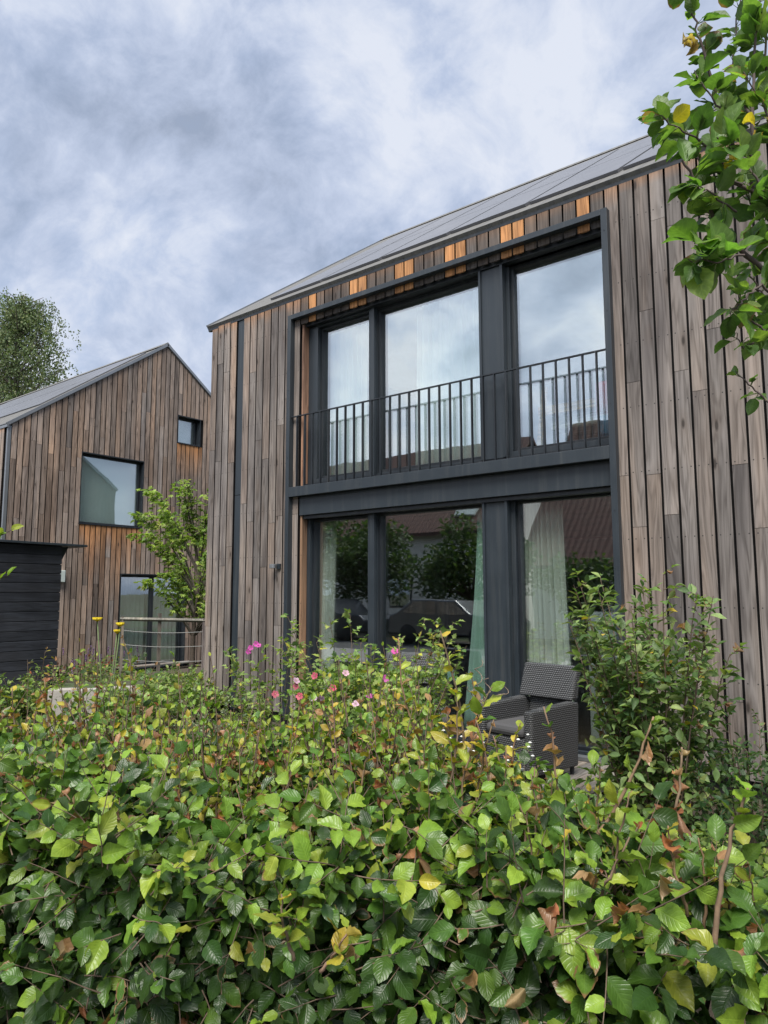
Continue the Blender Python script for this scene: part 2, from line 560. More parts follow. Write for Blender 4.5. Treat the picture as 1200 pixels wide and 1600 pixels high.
def wicker_mat():
    m, t = newmat('wicker')
    tcn = t.n('ShaderNodeTexCoord')
    s = t.n('ShaderNodeSeparateXYZ', {0: tcn.outputs['Object']})
    h = t.math('ADD', s.outputs[0], s.outputs[1])
    wob = t.noise(tcn.outputs['Object'], 9.0, 3)
    row = t.math('MULTIPLY_ADD', s.outputs[2], 1 / 0.017, t.math('MULTIPLY', wob, 0.9))
    fl = t.math('FLOOR', row)
    par = t.math('MODULO', fl, 2.0)
    hx = t.math('ADD', t.math('MULTIPLY', h, 1 / 0.024), t.math('MULTIPLY', t.math('ABSOLUTE', par), 0.5))
    a = t.math('SINE', t.math('MULTIPLY', hx, 6.283))
    b = t.math('ABSOLUTE', t.math('SINE', t.math('MULTIPLY', row, 3.1416)))
    hgt = t.math('MULTIPLY', t.math('POWER', b, 0.6), t.math('MULTIPLY_ADD', a, 0.24, 0.76))
    nz = t.noise(tcn.outputs['Object'], 60, 3)
    c = t.ramp(hgt, [(0.05, (0.008, 0.009, 0.010)), (0.45, (0.030, 0.032, 0.034)), (0.9, (0.095, 0.098, 0.10))])
    c = t.mixc(t.math('MULTIPLY', nz, 0.5), c, (0.018, 0.018, 0.019))
    bump = t.n('ShaderNodeBump', {'Height': hgt, 'Strength': 0.9, 'Distance': 0.008}).outputs[0]
    p = t.n('ShaderNodeBsdfPrincipled', {'Base Color': c, 'Roughness': 0.5, 'Normal': bump})
    t.out(p.outputs[0])
    return m


def fabric_mat(name, col, transl=0.45):
    m, t = newmat(name)
    tcn = t.n('ShaderNodeTexCoord')
    wv = t.noise(t.map(tcn.outputs['Object'], (25, 25, 0.5)), 1.0, 3)
    c = t.mixc(wv, tuple(x * 0.86 for x in col), tuple(min(1, x * 1.08) for x in col))
    d = t.n('ShaderNodeBsdfDiffuse', {'Color': c})
    tr = t.n('ShaderNodeBsdfTranslucent', {'Color': c})
    t.out(t.n('ShaderNodeMixShader', {0: transl, 1: d.outputs[0], 2: tr.outputs[0]}).outputs[0])
    return m


def tile_mat():
    m, t = newmat('red_roof_tiles')
    tcn = t.n('ShaderNodeTexCoord')
    s = t.n('ShaderNodeSeparateXYZ', {0: tcn.outputs['Object']})
    rows = t.math('FRACT', t.math('MULTIPLY', s.outputs[2], 1 / 0.24))
    colw = t.math('SINE', t.math('MULTIPLY', s.outputs[0], 6.283 / 0.25))
    nz = t.noise(tcn.outputs['Object'], 5.0, 4)
    c = t.mixc(nz, (0.045, 0.022, 0.018), (0.12, 0.052, 0.038))
    c = t.mixc(t.ramp(rows, [(0.0, (1, 1, 1)), (0.18, (0, 0, 0))]), c, (0.02, 0.01, 0.01))
    h = t.math('ADD', t.math('MULTIPLY', colw, 0.4), t.math('SUBTRACT', 1.0, rows))
    bump = t.n('ShaderNodeBump', {'Height': h, 'Strength': 0.8, 'Distance': 0.04}).outputs[0]
    p = t.n('ShaderNodeBsdfPrincipled', {'Base Color': c, 'Roughness': 0.8, 'Normal': bump})
    t.out(p.outputs[0])
    return m


def soil_mat():
    m, t = newmat('garden_soil')
    tcn = t.n('ShaderNodeTexCoord')
    n1 = t.noise(tcn.outputs['Object'], 0.5, 6)
    n2 = t.noise(tcn.outputs['Object'], 22, 6, 0.7)
    c = t.mixc(n2, (0.022, 0.016, 0.011), (0.11, 0.085, 0.06))
    c = t.mixc(t.ramp(n1, [(0.45, (0, 0, 0)), (0.6, (1, 1, 1))]), c, (0.05, 0.075, 0.025))
    bump = t.n('ShaderNodeBump', {'Height': n2, 'Strength': 1.0, 'Distance': 0.04}).outputs[0]
    p = t.n('ShaderNodeBsdfPrincipled', {'Base Color': c, 'Roughness': 0.95, 'Normal': bump})
    t.out(p.outputs[0])
    return m


def stone_mat(name, c0, c1, scale=6.0, bump=0.5):
    m, t = newmat(name)
    tcn = t.n('ShaderNodeTexCoord')
    n1 = t.noise(tcn.outputs['Object'], scale, 8, 0.7)
    n2 = t.noise(tcn.outputs['Object'], scale * 9, 4, 0.7)
    c = t.mixc(n1, c0, c1)
    c = t.mixc(t.ramp(n2, [(0.30, (1, 1, 1)), (0.42, (0, 0, 0))]), c, tuple(x * 0.35 for x in c0))
    b = t.n('ShaderNodeBump', {'Height': n1, 'Strength': bump, 'Distance': 0.02}).outputs[0]
    p = t.n('ShaderNodeBsdfPrincipled', {'Base Color': c, 'Roughness': 0.9, 'Normal': b})
    t.out(p.outputs[0])
    return m


def solar_mat():
    m, t = newmat('solar_glass')
    tcn = t.n('ShaderNodeTexCoord')
    nz = t.noise(tcn.outputs['Object'], 2.5, 5)
    c = t.mixc(nz, (0.085, 0.088, 0.098), (0.145, 0.148, 0.16))
    p = t.n('ShaderNodeBsdfPrincipled', {'Base Color': c, 'Roughness': 0.35, 'Specular IOR Level': 0.6})
    t.out(p.outputs[0])
    return m


M = {}
M['clad'] = wood_mat('weathered_cladding', screws=(0, -8.376))
M['cladfar'] = wood_mat('weathered_cladding_far', screws=(1, 0.73))
M['deck'] = wood_mat('deck_boards', 'y')
M['greywood'] = wood_mat('grey_timber', 'z', knots=False)
M['shed'] = wood_mat('shed_boards', 'y', 0.6, 0.7, False)
M['furn'] = wood_mat('indoor_wood', 'x', 0.5, 0.4, False)
def metal_mat(name, col):
    m, t = newmat(name)
    tcn = t.n('ShaderNodeTexCoord')
    st_ = t.noise(t.map(tcn.outputs['Object'], (14, 14, 0.7)), 1.0, 6, 0.65)      # run-off streaks
    bl_ = t.noise(tcn.outputs['Object'], 3.0, 6, 0.6)
    k = t.math('MULTIPLY', t.ramp(st_, [(0.5, (0, 0, 0)), (0.78, (1, 1, 1))]), 0.35)
    c = t.mixc(bl_, tuple(x * 0.8 for x in col), tuple(x * 1.25 for x in col))
    c = t.mixc(k, c, (0.085, 0.088, 0.085))
    rg = t.math('MULTIPLY_ADD', bl_, 0.3, 0.28)
    p = t.n('ShaderNodeBsdfPrincipled', {'Base Color': c, 'Roughness': rg, 'Specular IOR Level': 0.45})
    t.out(p.outputs[0])
    return m


M['anth'] = metal_mat('anthracite_metal', (0.019, 0.026, 0.033))
M['anthdark'] = metal_mat('dark_metal', (0.010, 0.013, 0.017))
M['membrane'] = simple('black_membrane', (0.006, 0.006, 0.007), 0.9)
M['plaster'] = simple('indoor_plaster', (0.34, 0.34, 0.32), 0.9)
M['floorw'] = simple('indoor_floor', (0.14, 0.09, 0.055), 0.5)
M['glass'] = glass_mat('window_glass', (0.93, 0.98, 0.96), 0.25, 1.0)
M['glassfrost'] = simple('shaded_pane', (0.52, 0.60, 0.60), 0.5)
M['roof'] = roof_mat('corrugated_roof', (0.105, 0.103, 0.10), 0)
M['zinc'] = simple('zinc_trim', (0.24, 0.255, 0.27), 0.35, 0.6, 0.5, 0.08, 3)
M['solar'] = solar_mat()
M['curtain'] = fabric_mat('curtain_fabric', (0.88, 0.88, 0.82), 0.35)
M['mintcurtain'] = fabric_mat('mint_curtain_fabric', (0.70, 0.90, 0.80), 0.4)
M['sheer'] = fabric_mat('sheer_fabric', (0.80, 0.84, 0.82), 0.5)
M['wicker'] = wicker_mat()
M['cushion'] = simple('seat_cushion', (0.06, 0.06, 0.063), 0.95, bump=0.3, bscale=200)
M['soil'] = soil_mat()
M['stone'] = stone_mat('pale_stone', (0.20, 0.19, 0.17), (0.40, 0.375, 0.34), 5)
M['asphalt'] = stone_mat('asphalt', (0.04, 0.04, 0.042), (0.07, 0.07, 0.07), 12, 0.3)
M['pave'] = stone_mat('paving', (0.16, 0.155, 0.15), (0.26, 0.25, 0.24), 3, 0.3)
M['beech'] = leaf_mat('beech_leaf', 0.35, 0.24, 8, 0.28, 0.4)
M['leaf'] = leaf_mat('soft_leaf', 0.5, 0.32, 6, 0.3, 0.4)
M['apple'] = leaf_mat('apple_leaf', 0.48, 0.45, 6, 0.35, 0.45)
M['far'] = leaf_mat('far_leaf', 0.6, 0.3, 5, 0.1, 0.3)
M['bark'] = col_mat('bark', 0.85)
M['petal'] = col_mat('petal', 0.6, 0.35)
M['tiles'] = tile_mat()
M['white'] = simple('white_render', (0.70, 0.69, 0.66), 0.9, var=0.05)
M['carpaint'] = simple('car_paint', (0.03, 0.035, 0.045), 0.2, 0.3, 0.6, 0.03)
M['carsilver'] = simple('car_silver', (0.11, 0.115, 0.12), 0.25, 0.5, 0.6, 0.03)
M['rubber'] = simple('tyre_rubber', (0.015, 0.015, 0.016), 0.85)
M['box'] = simple('pale_plastic', (0.42, 0.48, 0.46), 0.5, var=0.04)
M['mint'] = simple('mint_card', (0.42, 0.68, 0.58), 0.7, var=0.03)
M['cabinet'] = simple('white_cabinet', (0.55, 0.57, 0.55), 0.5, var=0.03)
M['wire'] = simple('steel_wire', (0.20, 0.205, 0.20), 0.6)
M['redcloth'] = simple('red_cloth', (0.42, 0.03, 0.05), 0.9)
M['bluecloth'] = simple('blue_cloth', (0.03, 0.16, 0.28), 0.9)
M['pot'] = simple('clay_pot', (0.09, 0.075, 0.07), 0.8)

# ------------------------------------------------------------------ setting
def grid_sheet(name, xs, ys, zf, m):
    mb = MB()
    vs = [(x, y, zf(x, y)) for y in ys for x in xs]
    n = len(xs)
    fs = [(j * n + i, j * n + i + 1, (j + 1) * n + i + 1, (j + 1) * n + i) for j in range(len(ys) - 1) for i in range(n - 1)]
    mb.add(vs, fs)
    return tag(mb.build(name, m, smooth=True), kind='structure')


gx = [-900, -300, -120, -60, -35] + [-28 + i * 0.5 for i in range(61)] + [6, 12, 30, 80, 300, 900]
gy = [-900, -300, -100, -40, -20, -12] + [-9 + i * 0.5 for i in range(40)] + [16, 30, 60, 120, 300, 900]
grid_sheet('ground', gx, gy, ground_z, M['soil'])
tag(MB().box(-60, 40, -13.5, -9.2, -0.05, 0.02).build('road', M['asphalt']), kind='structure')
tag(MB().box(-60, 40, -9.2, -6.05, -0.05, 0.045).build('pavement', M['pave']), kind='structure')
# pale stone planter on the left
pa_, pb_ = at(74, 1078, 9.0), at(222, 1070, 9.3)
pdir = nrm((pb_ - pa_) * np.array([1, 1, 0])); pnor = np.array([-pdir[1], pdir[0], 0])
if pnor.dot(VH) < 0:
    pnor = -pnor
planter = thing('stone_planter', 'pale stone planter wall just behind the left half of the hedge', 'planter', tuple(pa_ * np.array([1, 1, 0])))
for k in range(3):
    q0 = pa_ + (pb_ - pa_) * (k / 3 + .004); q1 = pa_ + (pb_ - pa_) * ((k + 1) / 3 - .004)
    mb = MB(lambda x, y, z, q0=q0: tuple(q0 * np.array([1, 1, 0]) + pdir * x + pnor * y + np.array([0, 0, z])))
    mb.box(0, np.linalg.norm((q1 - q0)[:2]), 0, .16, -.4, pa_[2] - .012 * (k == 1))
    mb.build('stone_block', M['stone'], planter, bevel=.012)
mb = MB(lambda x, y, z: tuple(pa_ * np.array([1, 1, 0]) + pdir * x + pnor * y + np.array([0, 0, z])))
mb.box(.02, np.linalg.norm((pb_ - pa_)[:2]) - .02, .165, 1.3, -.4, pa_[2] - .07)
mb.build('soil_bed', M['soil'], planter)

# deck: boards along y
dk = MB()
x = -5.6
while x < -2.42:
    dk.box(x, x + 0.137, -1.75, 0.16, 0.06, 0.10, jit((0.20, 0.185, 0.165), 0.15, 0.04))
    x += 0.143
dkt = tag(dk.build('deck', M['deck'], bevel=0.003), kind='structure')
tag(MB().box(-5.6, -2.44, -1.72, 0.1, -0.1, 0.055).build('deck_base', M['membrane']), kind='structure')

# ------------------------------------------------------------------ cladding
def board(mb, a0, a1, d0, d1, rows, seed):
    """vertical board: along a0..a1, thickness d0..d1 (outward = larger d), rows=[(zL,zR,col)...] from bottom to top"""
    vs, cs = [], []
    for zl, zr, c in rows:
        vs += [(a0 + .02, d0, zl), (a1 - .02, d0, zr), (a1, d1, zr), (a0, d1, zl)]      # undercut edges
        cs += [(*c[:3], seed)] * 4
    fs = []
    n = len(rows)
    for i in range(n - 1):
        b = i * 4
        for k in range(4):
            fs.append((b + k, b + (k + 1) % 4, b + 4 + (k + 1) % 4, b + 4 + k))
    fs.append((3, 2, 1, 0))
    b = (n - 1) * 4
    fs.append((b, b + 1, b + 2, b + 3))
    mb.add(vs, fs, cs)


W_ = 0.1426
GAIN = 1.0
FRESH = (0.43, 0.215, 0.09)
FRESH2 = (0.40, 0.20, 0.085)


def greyw(t=0.0):
    """weathered larch: from silver grey (0) to brown (1)"""
    a = np.array([0.168, 0.152, 0.142]); b = np.array([0.205, 0.150, 0.114])
    k = min(1, max(0, t + random.gauss(0, 0.22)))
    c = a * (1 - k) + b * k
    return tuple(c * random.uniform(0.70, 1.2))


def clad_wall(mb, slots, zbot, ztop, holes, tone, rnd_top=0.0, gap=0.013, fresh_top=0.16, fresh_under=None, d=(-0.004, 0.022), joints=True):
    """slots: list of (a0,a1); ztop: function(a); holes: (a0,a1,z0,z1); fresh_under: list of (a0,a1,z,depth)"""
    for a0, a1 in slots:
        am = (a0 + a1) / 2
        spans = [(zbot, None)]
        cuts = sorted([(h[2], h[3]) for h in holes if h[0] - 0.02 < am < h[1] + 0.02])
        lo = zbot
        spans = []
        for c0, c1 in cuts:
            if c0 > lo + 0.03:
                spans.append((lo, c0, False))
            lo = max(lo, c1)
        spans.append((lo, None, True))
        for z0, z1, is_top in spans:
            zt_l, zt_r = (ztop(a0), ztop(a1)) if is_top else (z1, z1)
            zt = min(zt_l, zt_r)
            if zt - z0 < 0.05:
                continue
            brk = [z0]
            if joints:
                z = z0 + random.uniform(0.3, 3.4)
                while z < zt - 0.35:
                    brk.append(z)
                    z += random.uniform(1.0, 3.6)
            brk.append(None)
            for i in range(len(brk) - 1):
                s0 = brk[i]
                top = brk[i + 1] is None
                c = tuple(x * GAIN for x in greyw(tone))
                if top:
                    el, er = zt_l, zt_r
                else:
                    el = er = brk[i + 1] - 0.004
                off = random.uniform(0, 0.0025)
                rows = [(s0, s0, c)]
                fr = None
                if top and is_top and fresh_top > 0:
                    fd = fresh_top * random.uniform(0.5, 1.5)
                    if min(el, er) - fd > s0 + 0.05:
                        kq = random.uniform(0.6, 1.0); cc = tuple(0.35 * c[k] + 0.65 * FRESH2[k] * kq for k in range(3))
                        rows.append((el - fd, er - fd, c))
                        rows.append((el, er, cc))
                        fr = True
                for fu in (fresh_under or []):
                    if top and not is_top and fu[0] - 0.02 < am < fu[1] + 0.02 and abs(z1 - fu[2]) < 0.05:
                        fd = min(fu[3] * random.uniform(0.75, 1.2), z1 - s0 - 0.06)
                        kq = random.uniform(0.75, 1.1); cc = tuple(FRESH2[k] * kq for k in range(3))
                        c2 = tuple(0.55 * c[k] + 0.45 * FRESH2[k] for k in range(3))
                        rows.append((z1 - fd, z1 - fd, c))
                        rows.append((z1 - fd * 0.45, z1 - fd * 0.45, c2))
                        rows.append((z1, z1, cc))
                        fr = True
                if fr is None:
                    rows.append((el, er, tuple(x * 0.97 for x in c)))
                board(mb, a0 + gap / 2, a1 - gap / 2, d[0] + off, d[1] + off, rows, random.random())


FRONT = lambda a, d, z: (a, -d, z)

# ------------------------------------------------------------------ the near timber house
HX0, HX1, HD = -8.39, 4.2, 8.45
EZ, RZ, RY = 5.60, 8.67, 4.225
SLOPE = math.atan2(RZ - EZ, RY)
house = thing('timber_house', 'large timber clad house with black framed double height windows and a balcony rail', 'house', (-3, 0, 0))

OX0, OX1 = -6.51, -2.387
cl = MB(FRONT)
S0 = -8.376
slots = [(S0 + k * W_, S0 + (k + 1) * W_) for k in range(0, 88)]
slots_main = [s for k, s in enumerate(slots) if k != 4 and not (13 <= k <= 41)]
clad_wall(cl, slots_main, 0.15, lambda a: 5.575, [], 0.02, gap=0.020, fresh_top=0.17)
for k in range(13, 42):
    a0, a1 = slots[k]
    fresh = k in (14, 19, 20, 24, 25, 29, 30, 34, 35, 40)
    if fresh:
        kq = random.uniform(.85, 1.1); c = tuple(FRESH[i] * kq for i in range(3)); rows = [(5.19, 5.19, c), (5.575, 5.575, tuple(x * 1.05 for x in c))]
    else:
        c = tuple(x * 0.62 for x in greyw(0.3)); rows = [(5.19, 5.19, tuple(x * .85 for x in c)), (5.44, 5.44, c), (5.575, 5.575, tuple(c[i] * .6 + FRESH2[i] * .25 for i in range(3)))]
    board(cl, a0 + 0.009, a1 - 0.009, 0.0, 0.022, rows, random.random())
cl.build('cladding', M['clad'], house)
# left-hand gable cladding (turned away from the photo, seen from the side)
GL = lambda a, d, z: (HX0 + 0.03 - d, a, z)
cg = MB(GL)
gs = [(0.02 + k * W_, 0.02 + (k + 1) * W_) for k in range(59)]
ztop_r = lambda a: EZ - 0.02 + (RZ - EZ) * (1 - abs(a - RY) / RY)
clad_wall(cg, gs, 0.15, ztop_r, [], 0.12, joints=False)
cg.build('cladding', M['clad'], house)

# wall shell behind the boards
sh = MB()
sh.box(HX0 + 0.03, OX0, 0.05, 0.32, -0.1, EZ - 0.02)
sh.box(OX1, HX1, 0.05, 0.32, -0.1, EZ - 0.02)
sh.box(OX0, OX1, 0.05, 0.32, 5.215, EZ - 0.02)
sh.box(OX0, OX1, 0.30, 0.34, 2.66, 3.0)
sh.prism([(0.33, -0.1), (HD, -0.1), (HD, EZ - .02), (RY, RZ - .06), (0.33, EZ - .02)], 0, HX0 + 0.032, HX0 + 0.25)
sh.prism([(0.33, -0.1), (HD, -0.1), (HD, EZ - .02), (RY, RZ - .06), (0.33, EZ - .02)], 0, HX1 - 0.2, HX1)
sh.box(HX0 + 0.25, -8.1, HD - 0.25, HD, -0.1, EZ - .02)
sh.box(HX0 + 0.26, HX1 - .21, HD - 0.25, HD - .01, -0.1, EZ - .03)
sh.build('wall', M['membrane'], house)

# roof slabs
rf = MB()
ov = 0.05
ct, st = math.cos(SLOPE), math.sin(SLOPE)
def slope_pt(s, h, back=False):
    """s metres up the slope from the eave line, h above the sheet"""
    y = -ov + s * ct - h * st
    z = EZ + 0.055 - ov * math.tan(SLOPE) + s * st + h * ct
    return (2 * RY - y, z) if back else (y, z)
SL = (RY + ov) / ct
for back in (False, True):
    q = [slope_pt(0, -0.07, back), slope_pt(SL, -0.07, back), slope_pt(SL, 0, back), slope_pt(0, 0, back)]
    rf.prism(q, 0, HX0 - 0.06, HX1 + 0.06)
roof = rf.build('roof', M['roof'], house)
et = MB()
y0, z0 = slope_pt(0, -0.075)
et.box(HX0 - 0.075, HX1 + 0.07, y0 - 0.018, y0 + 0.03, z0 - 0.008, z0 + 0.034)
et.build('eave_fascia', M['anthdark'], roof)
et = MB()
et.box(HX0 - 0.085, HX1 + 0.07, y0 - 0.025, y0 + 0.02, z0 + 0.036, z0 + 0.054)
et.build('drip_edge', M['zinc'], roof, bevel=0.004)
vg = MB()
for back in (False, True):
    vg.prism([slope_pt(0, -0.09, back), slope_pt(SL, -0.09, back), slope_pt(SL, 0.02, back), slope_pt(0, 0.02, back)], 0, HX0 - 0.085, HX0 - 0.062)
vg.build('verge_trim', M['zinc'], roof)
rc = MB()
rc.prism([(RY - 0.13, RZ - 0.02), (RY, RZ + 0.09), (RY + 0.13, RZ - 0.02)], 0, HX0 - 0.07, HX1 + 0.06)
rc.build('ridge_cap', M['roof'], roof)
# in-roof solar glass, two rows
sx = HX0 + 0.95
while sx < HX1 - 0.9:
    for s0, s1 in ((0.42, 2.30), (2.33, 4.21)):
        sp = MB()
        q = [slope_pt(s0, 0.004), slope_pt(s1, 0.004), slope_pt(s1, 0.035), slope_pt(s0, 0.035)]
        sp.prism(q, 0, sx, sx + 0.975)
        sp.build('solar_panel', M['solar'], house)
    sx += 1.03

# dark recessed rain pipe cover in the cladding
dp = MB(FRONT)
a0, a1 = slots[4]
dp.box(a0 + 0.012, a1 - 0.004, -0.002, 0.008, 3.02, 5.57)
dp.box(a0 + 0.012, a1 - 0.004, -0.002, 0.008, 0.1, 3.012)
dp.build('rain_pipe_cover', M['anth'], house, bevel=0.002)

# steel box frame
FX0, FX1, FT = -6.69, -2.337, 5.325
bf = MB()
bf.box(FX0, FX0 + 0.062, -0.10, 0.0, 0.1, FT)
bf.box(FX1 - 0.062, FX1, -0.10, 0.0, 0.1, FT)
bf.box(FX0 + 0.062, FX1 - 0.062, -0.10, -0.0, FT - 0.062, FT)
bfo = bf.build('box_frame', M['anth'], house, bevel=0.003)
sb = MB()
sb.box(FX0 + 0.063, FX1 - 0.063, -0.10, 0.06, 2.885, 3.01)
sb.build('balcony_sill', M['anth'], house, bevel=0.004)
fa = MB()
fa.box(OX0, OX1 + .02, -0.018, 0.16, 2.645, 2.883)
fa.build('fascia_panel', M['anth'], house, bevel=0.003)
sc_ = MB()
for zz_ in (0.6, 1.6, 2.4, 3.4, 4.3, 5.1):
    for xx in (FX0 + .031, FX1 - .031):
        sc_ = MB()
        sc_.box(xx - .005, xx + .005, -0.103, -0.0995, zz_ - .005, zz_ + .005)
        sc_.build('fixing_screw', M['anthdark'], bfo)

# reveals of the opening
rv_ = MB()
rv_.box(OX0, OX0 + 0.028, 0.002, 0.1, 0.1, 2.64, jit((0.2, 0.125, 0.08)))
rv_.box(OX0, OX0 + 0.028, 0.002, 0.1, 3.01, 5.19, jit((0.2, 0.125, 0.08)))
rv_.build('wooden_reveal', M['clad'], house)
rv_ = MB()
rv_.box(OX0, OX1, 0.03, 0.30, 5.165, 5.212)
rv_.box(OX0, OX1, 0.02, 0.26, 2.60, 2.642)
rv_.box(OX1 - 0.03, OX1, 0.02, 0.3, 0.1, 2.6)
rv_.box(OX1 - 0.03, OX1, 0.02, 0.3, 3.01, 5.16)
rv_.box(OX0, OX1, 0.062, 0.30, 2.90, 3.06)
rv_.box(OX0, OX1, 0.05, 0.30, 0.0, 0.125)
rv_.build('dark_reveal', M['anthdark'], house)


def window_unit(x0, x1, z0, z1, gx0, gx1, gz0, gz1, name='window', fy=0.115, gy_=0.20, inner=True):
    """a window whose frame fills x0..x1,z0..z1 and whose glass shows in gx0..gx1,gz0..gz1"""
    f = MB()
    f.box(x0, gx0 - .035, fy, 0.27, z0, z1)
    f.box(gx1 + .035, x1, fy, 0.27, z0, z1)
    f.box(gx0 - .035, gx1 + .035, fy, 0.27, gz1 + .035, z1)
    f.box(gx0 - .035, gx1 + .035, fy, 0.27, z0, gz0 - .035)
    o = f.build(name, M['anth'], house, bevel=0.003)
    s = MB()
    s.box(gx0 - .035, gx0, gy_ - .04, 0.26, gz0 - .035, gz1 + .035)
    s.box(gx1, gx1 + .035, gy_ - .04, 0.26, gz0 - .035, gz1 + .035)
    s.box(gx0, gx1, gy_ - .04, 0.26, gz1, gz1 + .035)
    s.box(gx0, gx1, gy_ - .04, 0.26, gz0 - .035, gz0)
    s.build('sash', M['anthdark'], o, bevel=0.003)
    g = MB()
    g.box(gx0 - .01, gx1 + .01, gy_, gy_ + .024, gz0 - .01, gz1 + .01)
    g.build('pane', M['glass'], o)
    return o


# upper floor
window_unit(OX0 + .03, -5.37, 3.06, 5.165, -6.285, -5.485, 3.15, 5.105, fy=.10)
window_unit(-5.365, -3.83, 3.06, 5.165, -5.32, -3.89, 3.13, 5.12, fy=.15)
window_unit(-3.555, OX1 - .03, 3.06, 5.165, -3.475, -2.44, 3.16, 5.13, fy=.12)
# lower floor
window_unit(OX0 + .03, -5.37, 0.125, 2.60, -6.40, -5.50, 0.20, 2.565, fy=.10)
window_unit(-5.365, -3.83, 0.125, 2.60, -5.315, -3.905, 0.20, 2.575, fy=.15)
window_unit(-3.555, OX1 - .03, 0.125, 2.60, -3.465, -2.44, 0.20, 2.58, fy=.12)
for z0, z1 in ((0.126, 2.60), (3.06, 5.165)):
    pn = MB()
    pn.box(-3.828, -3.558, 0.055, 0.28, z0, z1)
    pn.box(-3.843, -3.815, 0.035, 0.14, z0, z1)
    pn.box(-3.575, -3.545, 0.035, 0.14, z0, z1)
    pn.build('post_panel', M['anth'], house, bevel=0.002)
    pn = MB()
    pn.box(-5.43, -5.355, 0.085, 0.14, z0, z1)
    pn.build('mullion', M['anth'], house, bevel=0.002)

th = MB()
th.box(-3.5, OX1 - .03, 0.0, 0.11, 0.105, 0.135)
th.build('threshold', M['zinc'], house)

# railing
rl = MB()
rl.box(FX0 + 0.063, FX1 - 0.063, -0.075, -0.045, 3.935, 3.947)
rail = rl.build('railing', M['anthdark'], house)
nb = 30
for i in range(nb):
    xx = FX0 + 0.17 + i * 0.1385
    b = MB()
    b.box(xx - 0.006, xx + 0.006, -0.077, -0.043, 3.01, 3.935)
    b.build('baluster', M['anthdark'], rail)

# interior shells
inn = MB()
for z0, z1 in ((0.10, 2.62), (2.98, 5.5)):
    inn.box(-8.1, -8.06, 0.33, 5.6, z0, z1)
    inn.box(-0.9, -0.86, 0.33, 5.6, z0, z1)
    inn.box(-8.1, OX0 - .1, 0.33, 0.35, z0, z1)
    inn.box(OX1 + .1, -0.86, 0.33, 0.35, z0, z1)
    inn.box(-8.06, -0.9, 0.33, 5.6, z1, z1 + 0.03)
inn.box(-8.06, -7.95, 5.5, 5.6, 0.1, 2.6)
inn.box(-7.1, -0.9, 5.5, 5.6, 0.1, 2.6)
inn.box(-8.06, -0.9, 5.5, 5.6, 2.98, 5.5)
inn.build('interior_wall', M['plaster'], house)
fl = MB()
fl.box(-8.06, -0.9, 0.31, 5.5, 0.06, 0.12)
fl.box(-8.06, -0.9, 0.345, 5.5, 2.80, 2.975)
fl.build('interior_floor', M['floorw'], house)


# curtains (hang inside, things of their own)
def curtain(label, xl_top, xr_top, xl_bot, xr_bot, z0, z1, y, m, folds, amp=0.035):
    nu, nv = folds * 8, 10
    vs, fs = [], []
    ph = random.random() * 6
    for j in range(nv + 1):
        t = j / nv
        z = z1 + (z0 - z1) * t
        for i in range(nu + 1):
            s = i / nu
            xa = xl_top + (xl_bot - xl_top) * t ** 1.3
            xb = xr_top + (xr_bot - xr_top) * t ** 1.3
            xx = xa + (xb - xa) * (s + 0.012 * math.sin(s * folds * 6.28 * .5 + ph))
            yy = y + amp * math.sin(s * folds * 6.283 + ph + 0.5 * math.sin(t * 2 + s * 3)) * (0.6 + 0.4 * math.sin(s * 5 + ph)) + 0.012 * math.sin(t * 5 + s * 8)
            vs.append((xx, yy, z))
    n = nu + 1
    for j in range(nv):
        for i in range(nu):
            fs.append((j * n + i, j * n + i + 1, (j + 1) * n + i + 1, (j + 1) * n + i))
    mb = MB()
    mb.add(vs, fs)
    o = mb.build('curtain', m, None, smooth=True)
    so = o.modifiers.new('thickness', 'SOLIDIFY')
    so.thickness = 0.004
    tag(o, label, 'curtain', 'curtains behind the windows of the near house')
    return o


curtain('narrow cream curtain at the far left of the ground floor window', -6.46, -6.18, -6.48, -6.22, 0.14, 2.58, 0.32, M['curtain'], 4)
curtain('mint tinted curtain gathered beside the dark post on the ground floor', -4.05, -3.94, -4.27, -3.90, 0.14, 2.55, 0.29, M['mintcurtain'], 3, 0.02)
curtain('wide cream curtain behind the wicker armchair and its window', -3.50, -3.06, -3.55, -2.98, 0.14, 2.60, 0.325, M['curtain'], 8, 0.035)
curtain('sheer white curtain in the narrow upper left window', -6.45, -5.75, -6.45, -5.72, 3.02, 5.16, 0.42, M['sheer'], 9, 0.035)
curtain('sheer white curtain in the wide middle upper window', -4.95, -3.92, -4.98, -3.90, 3.02, 5.16, 0.42, M['sheer'], 13, 0.035)

# indoor furniture
sbd = thing('sideboard', 'low black sideboard indoors behind the middle ground floor window', 'sideboard', (-4.55, 1.0, 0.12))
b = MB(); b.box(-5.05, -4.1, 0.62, 0.95, 0.60, 0.64); b.build('top', M['anthdark'], sbd, bevel=.004)
for xx in (-5.03, -4.15):
    b = MB(); b.box(xx, xx + .03, 0.64, 0.93, 0.12, 0.60); b.build('leg', M['anthdark'], sbd)
b = MB(); b.box(-5.0, -4.15, 0.64, 0.93, 0.25, 0.28); b.build('shelf', M['anthdark'], sbd)
b = MB(); b.box(-4.74, -4.62, 0.70, 0.712, 0.64, 0.76)
tag(b.build('card', M['mint'], None), 'small mint green card standing on the black sideboard', 'card')
cb = thing('cabinet', 'pale grey cabinet indoors at the right edge of the ground floor window', 'cabinet', (-2.8, 0.9, 0.12))
b = MB(); b.box(-3.02, -2.55, 0.75, 1.15, 0.12, 1.45); b.build('body', M['cabinet'], cb, bevel=.004)
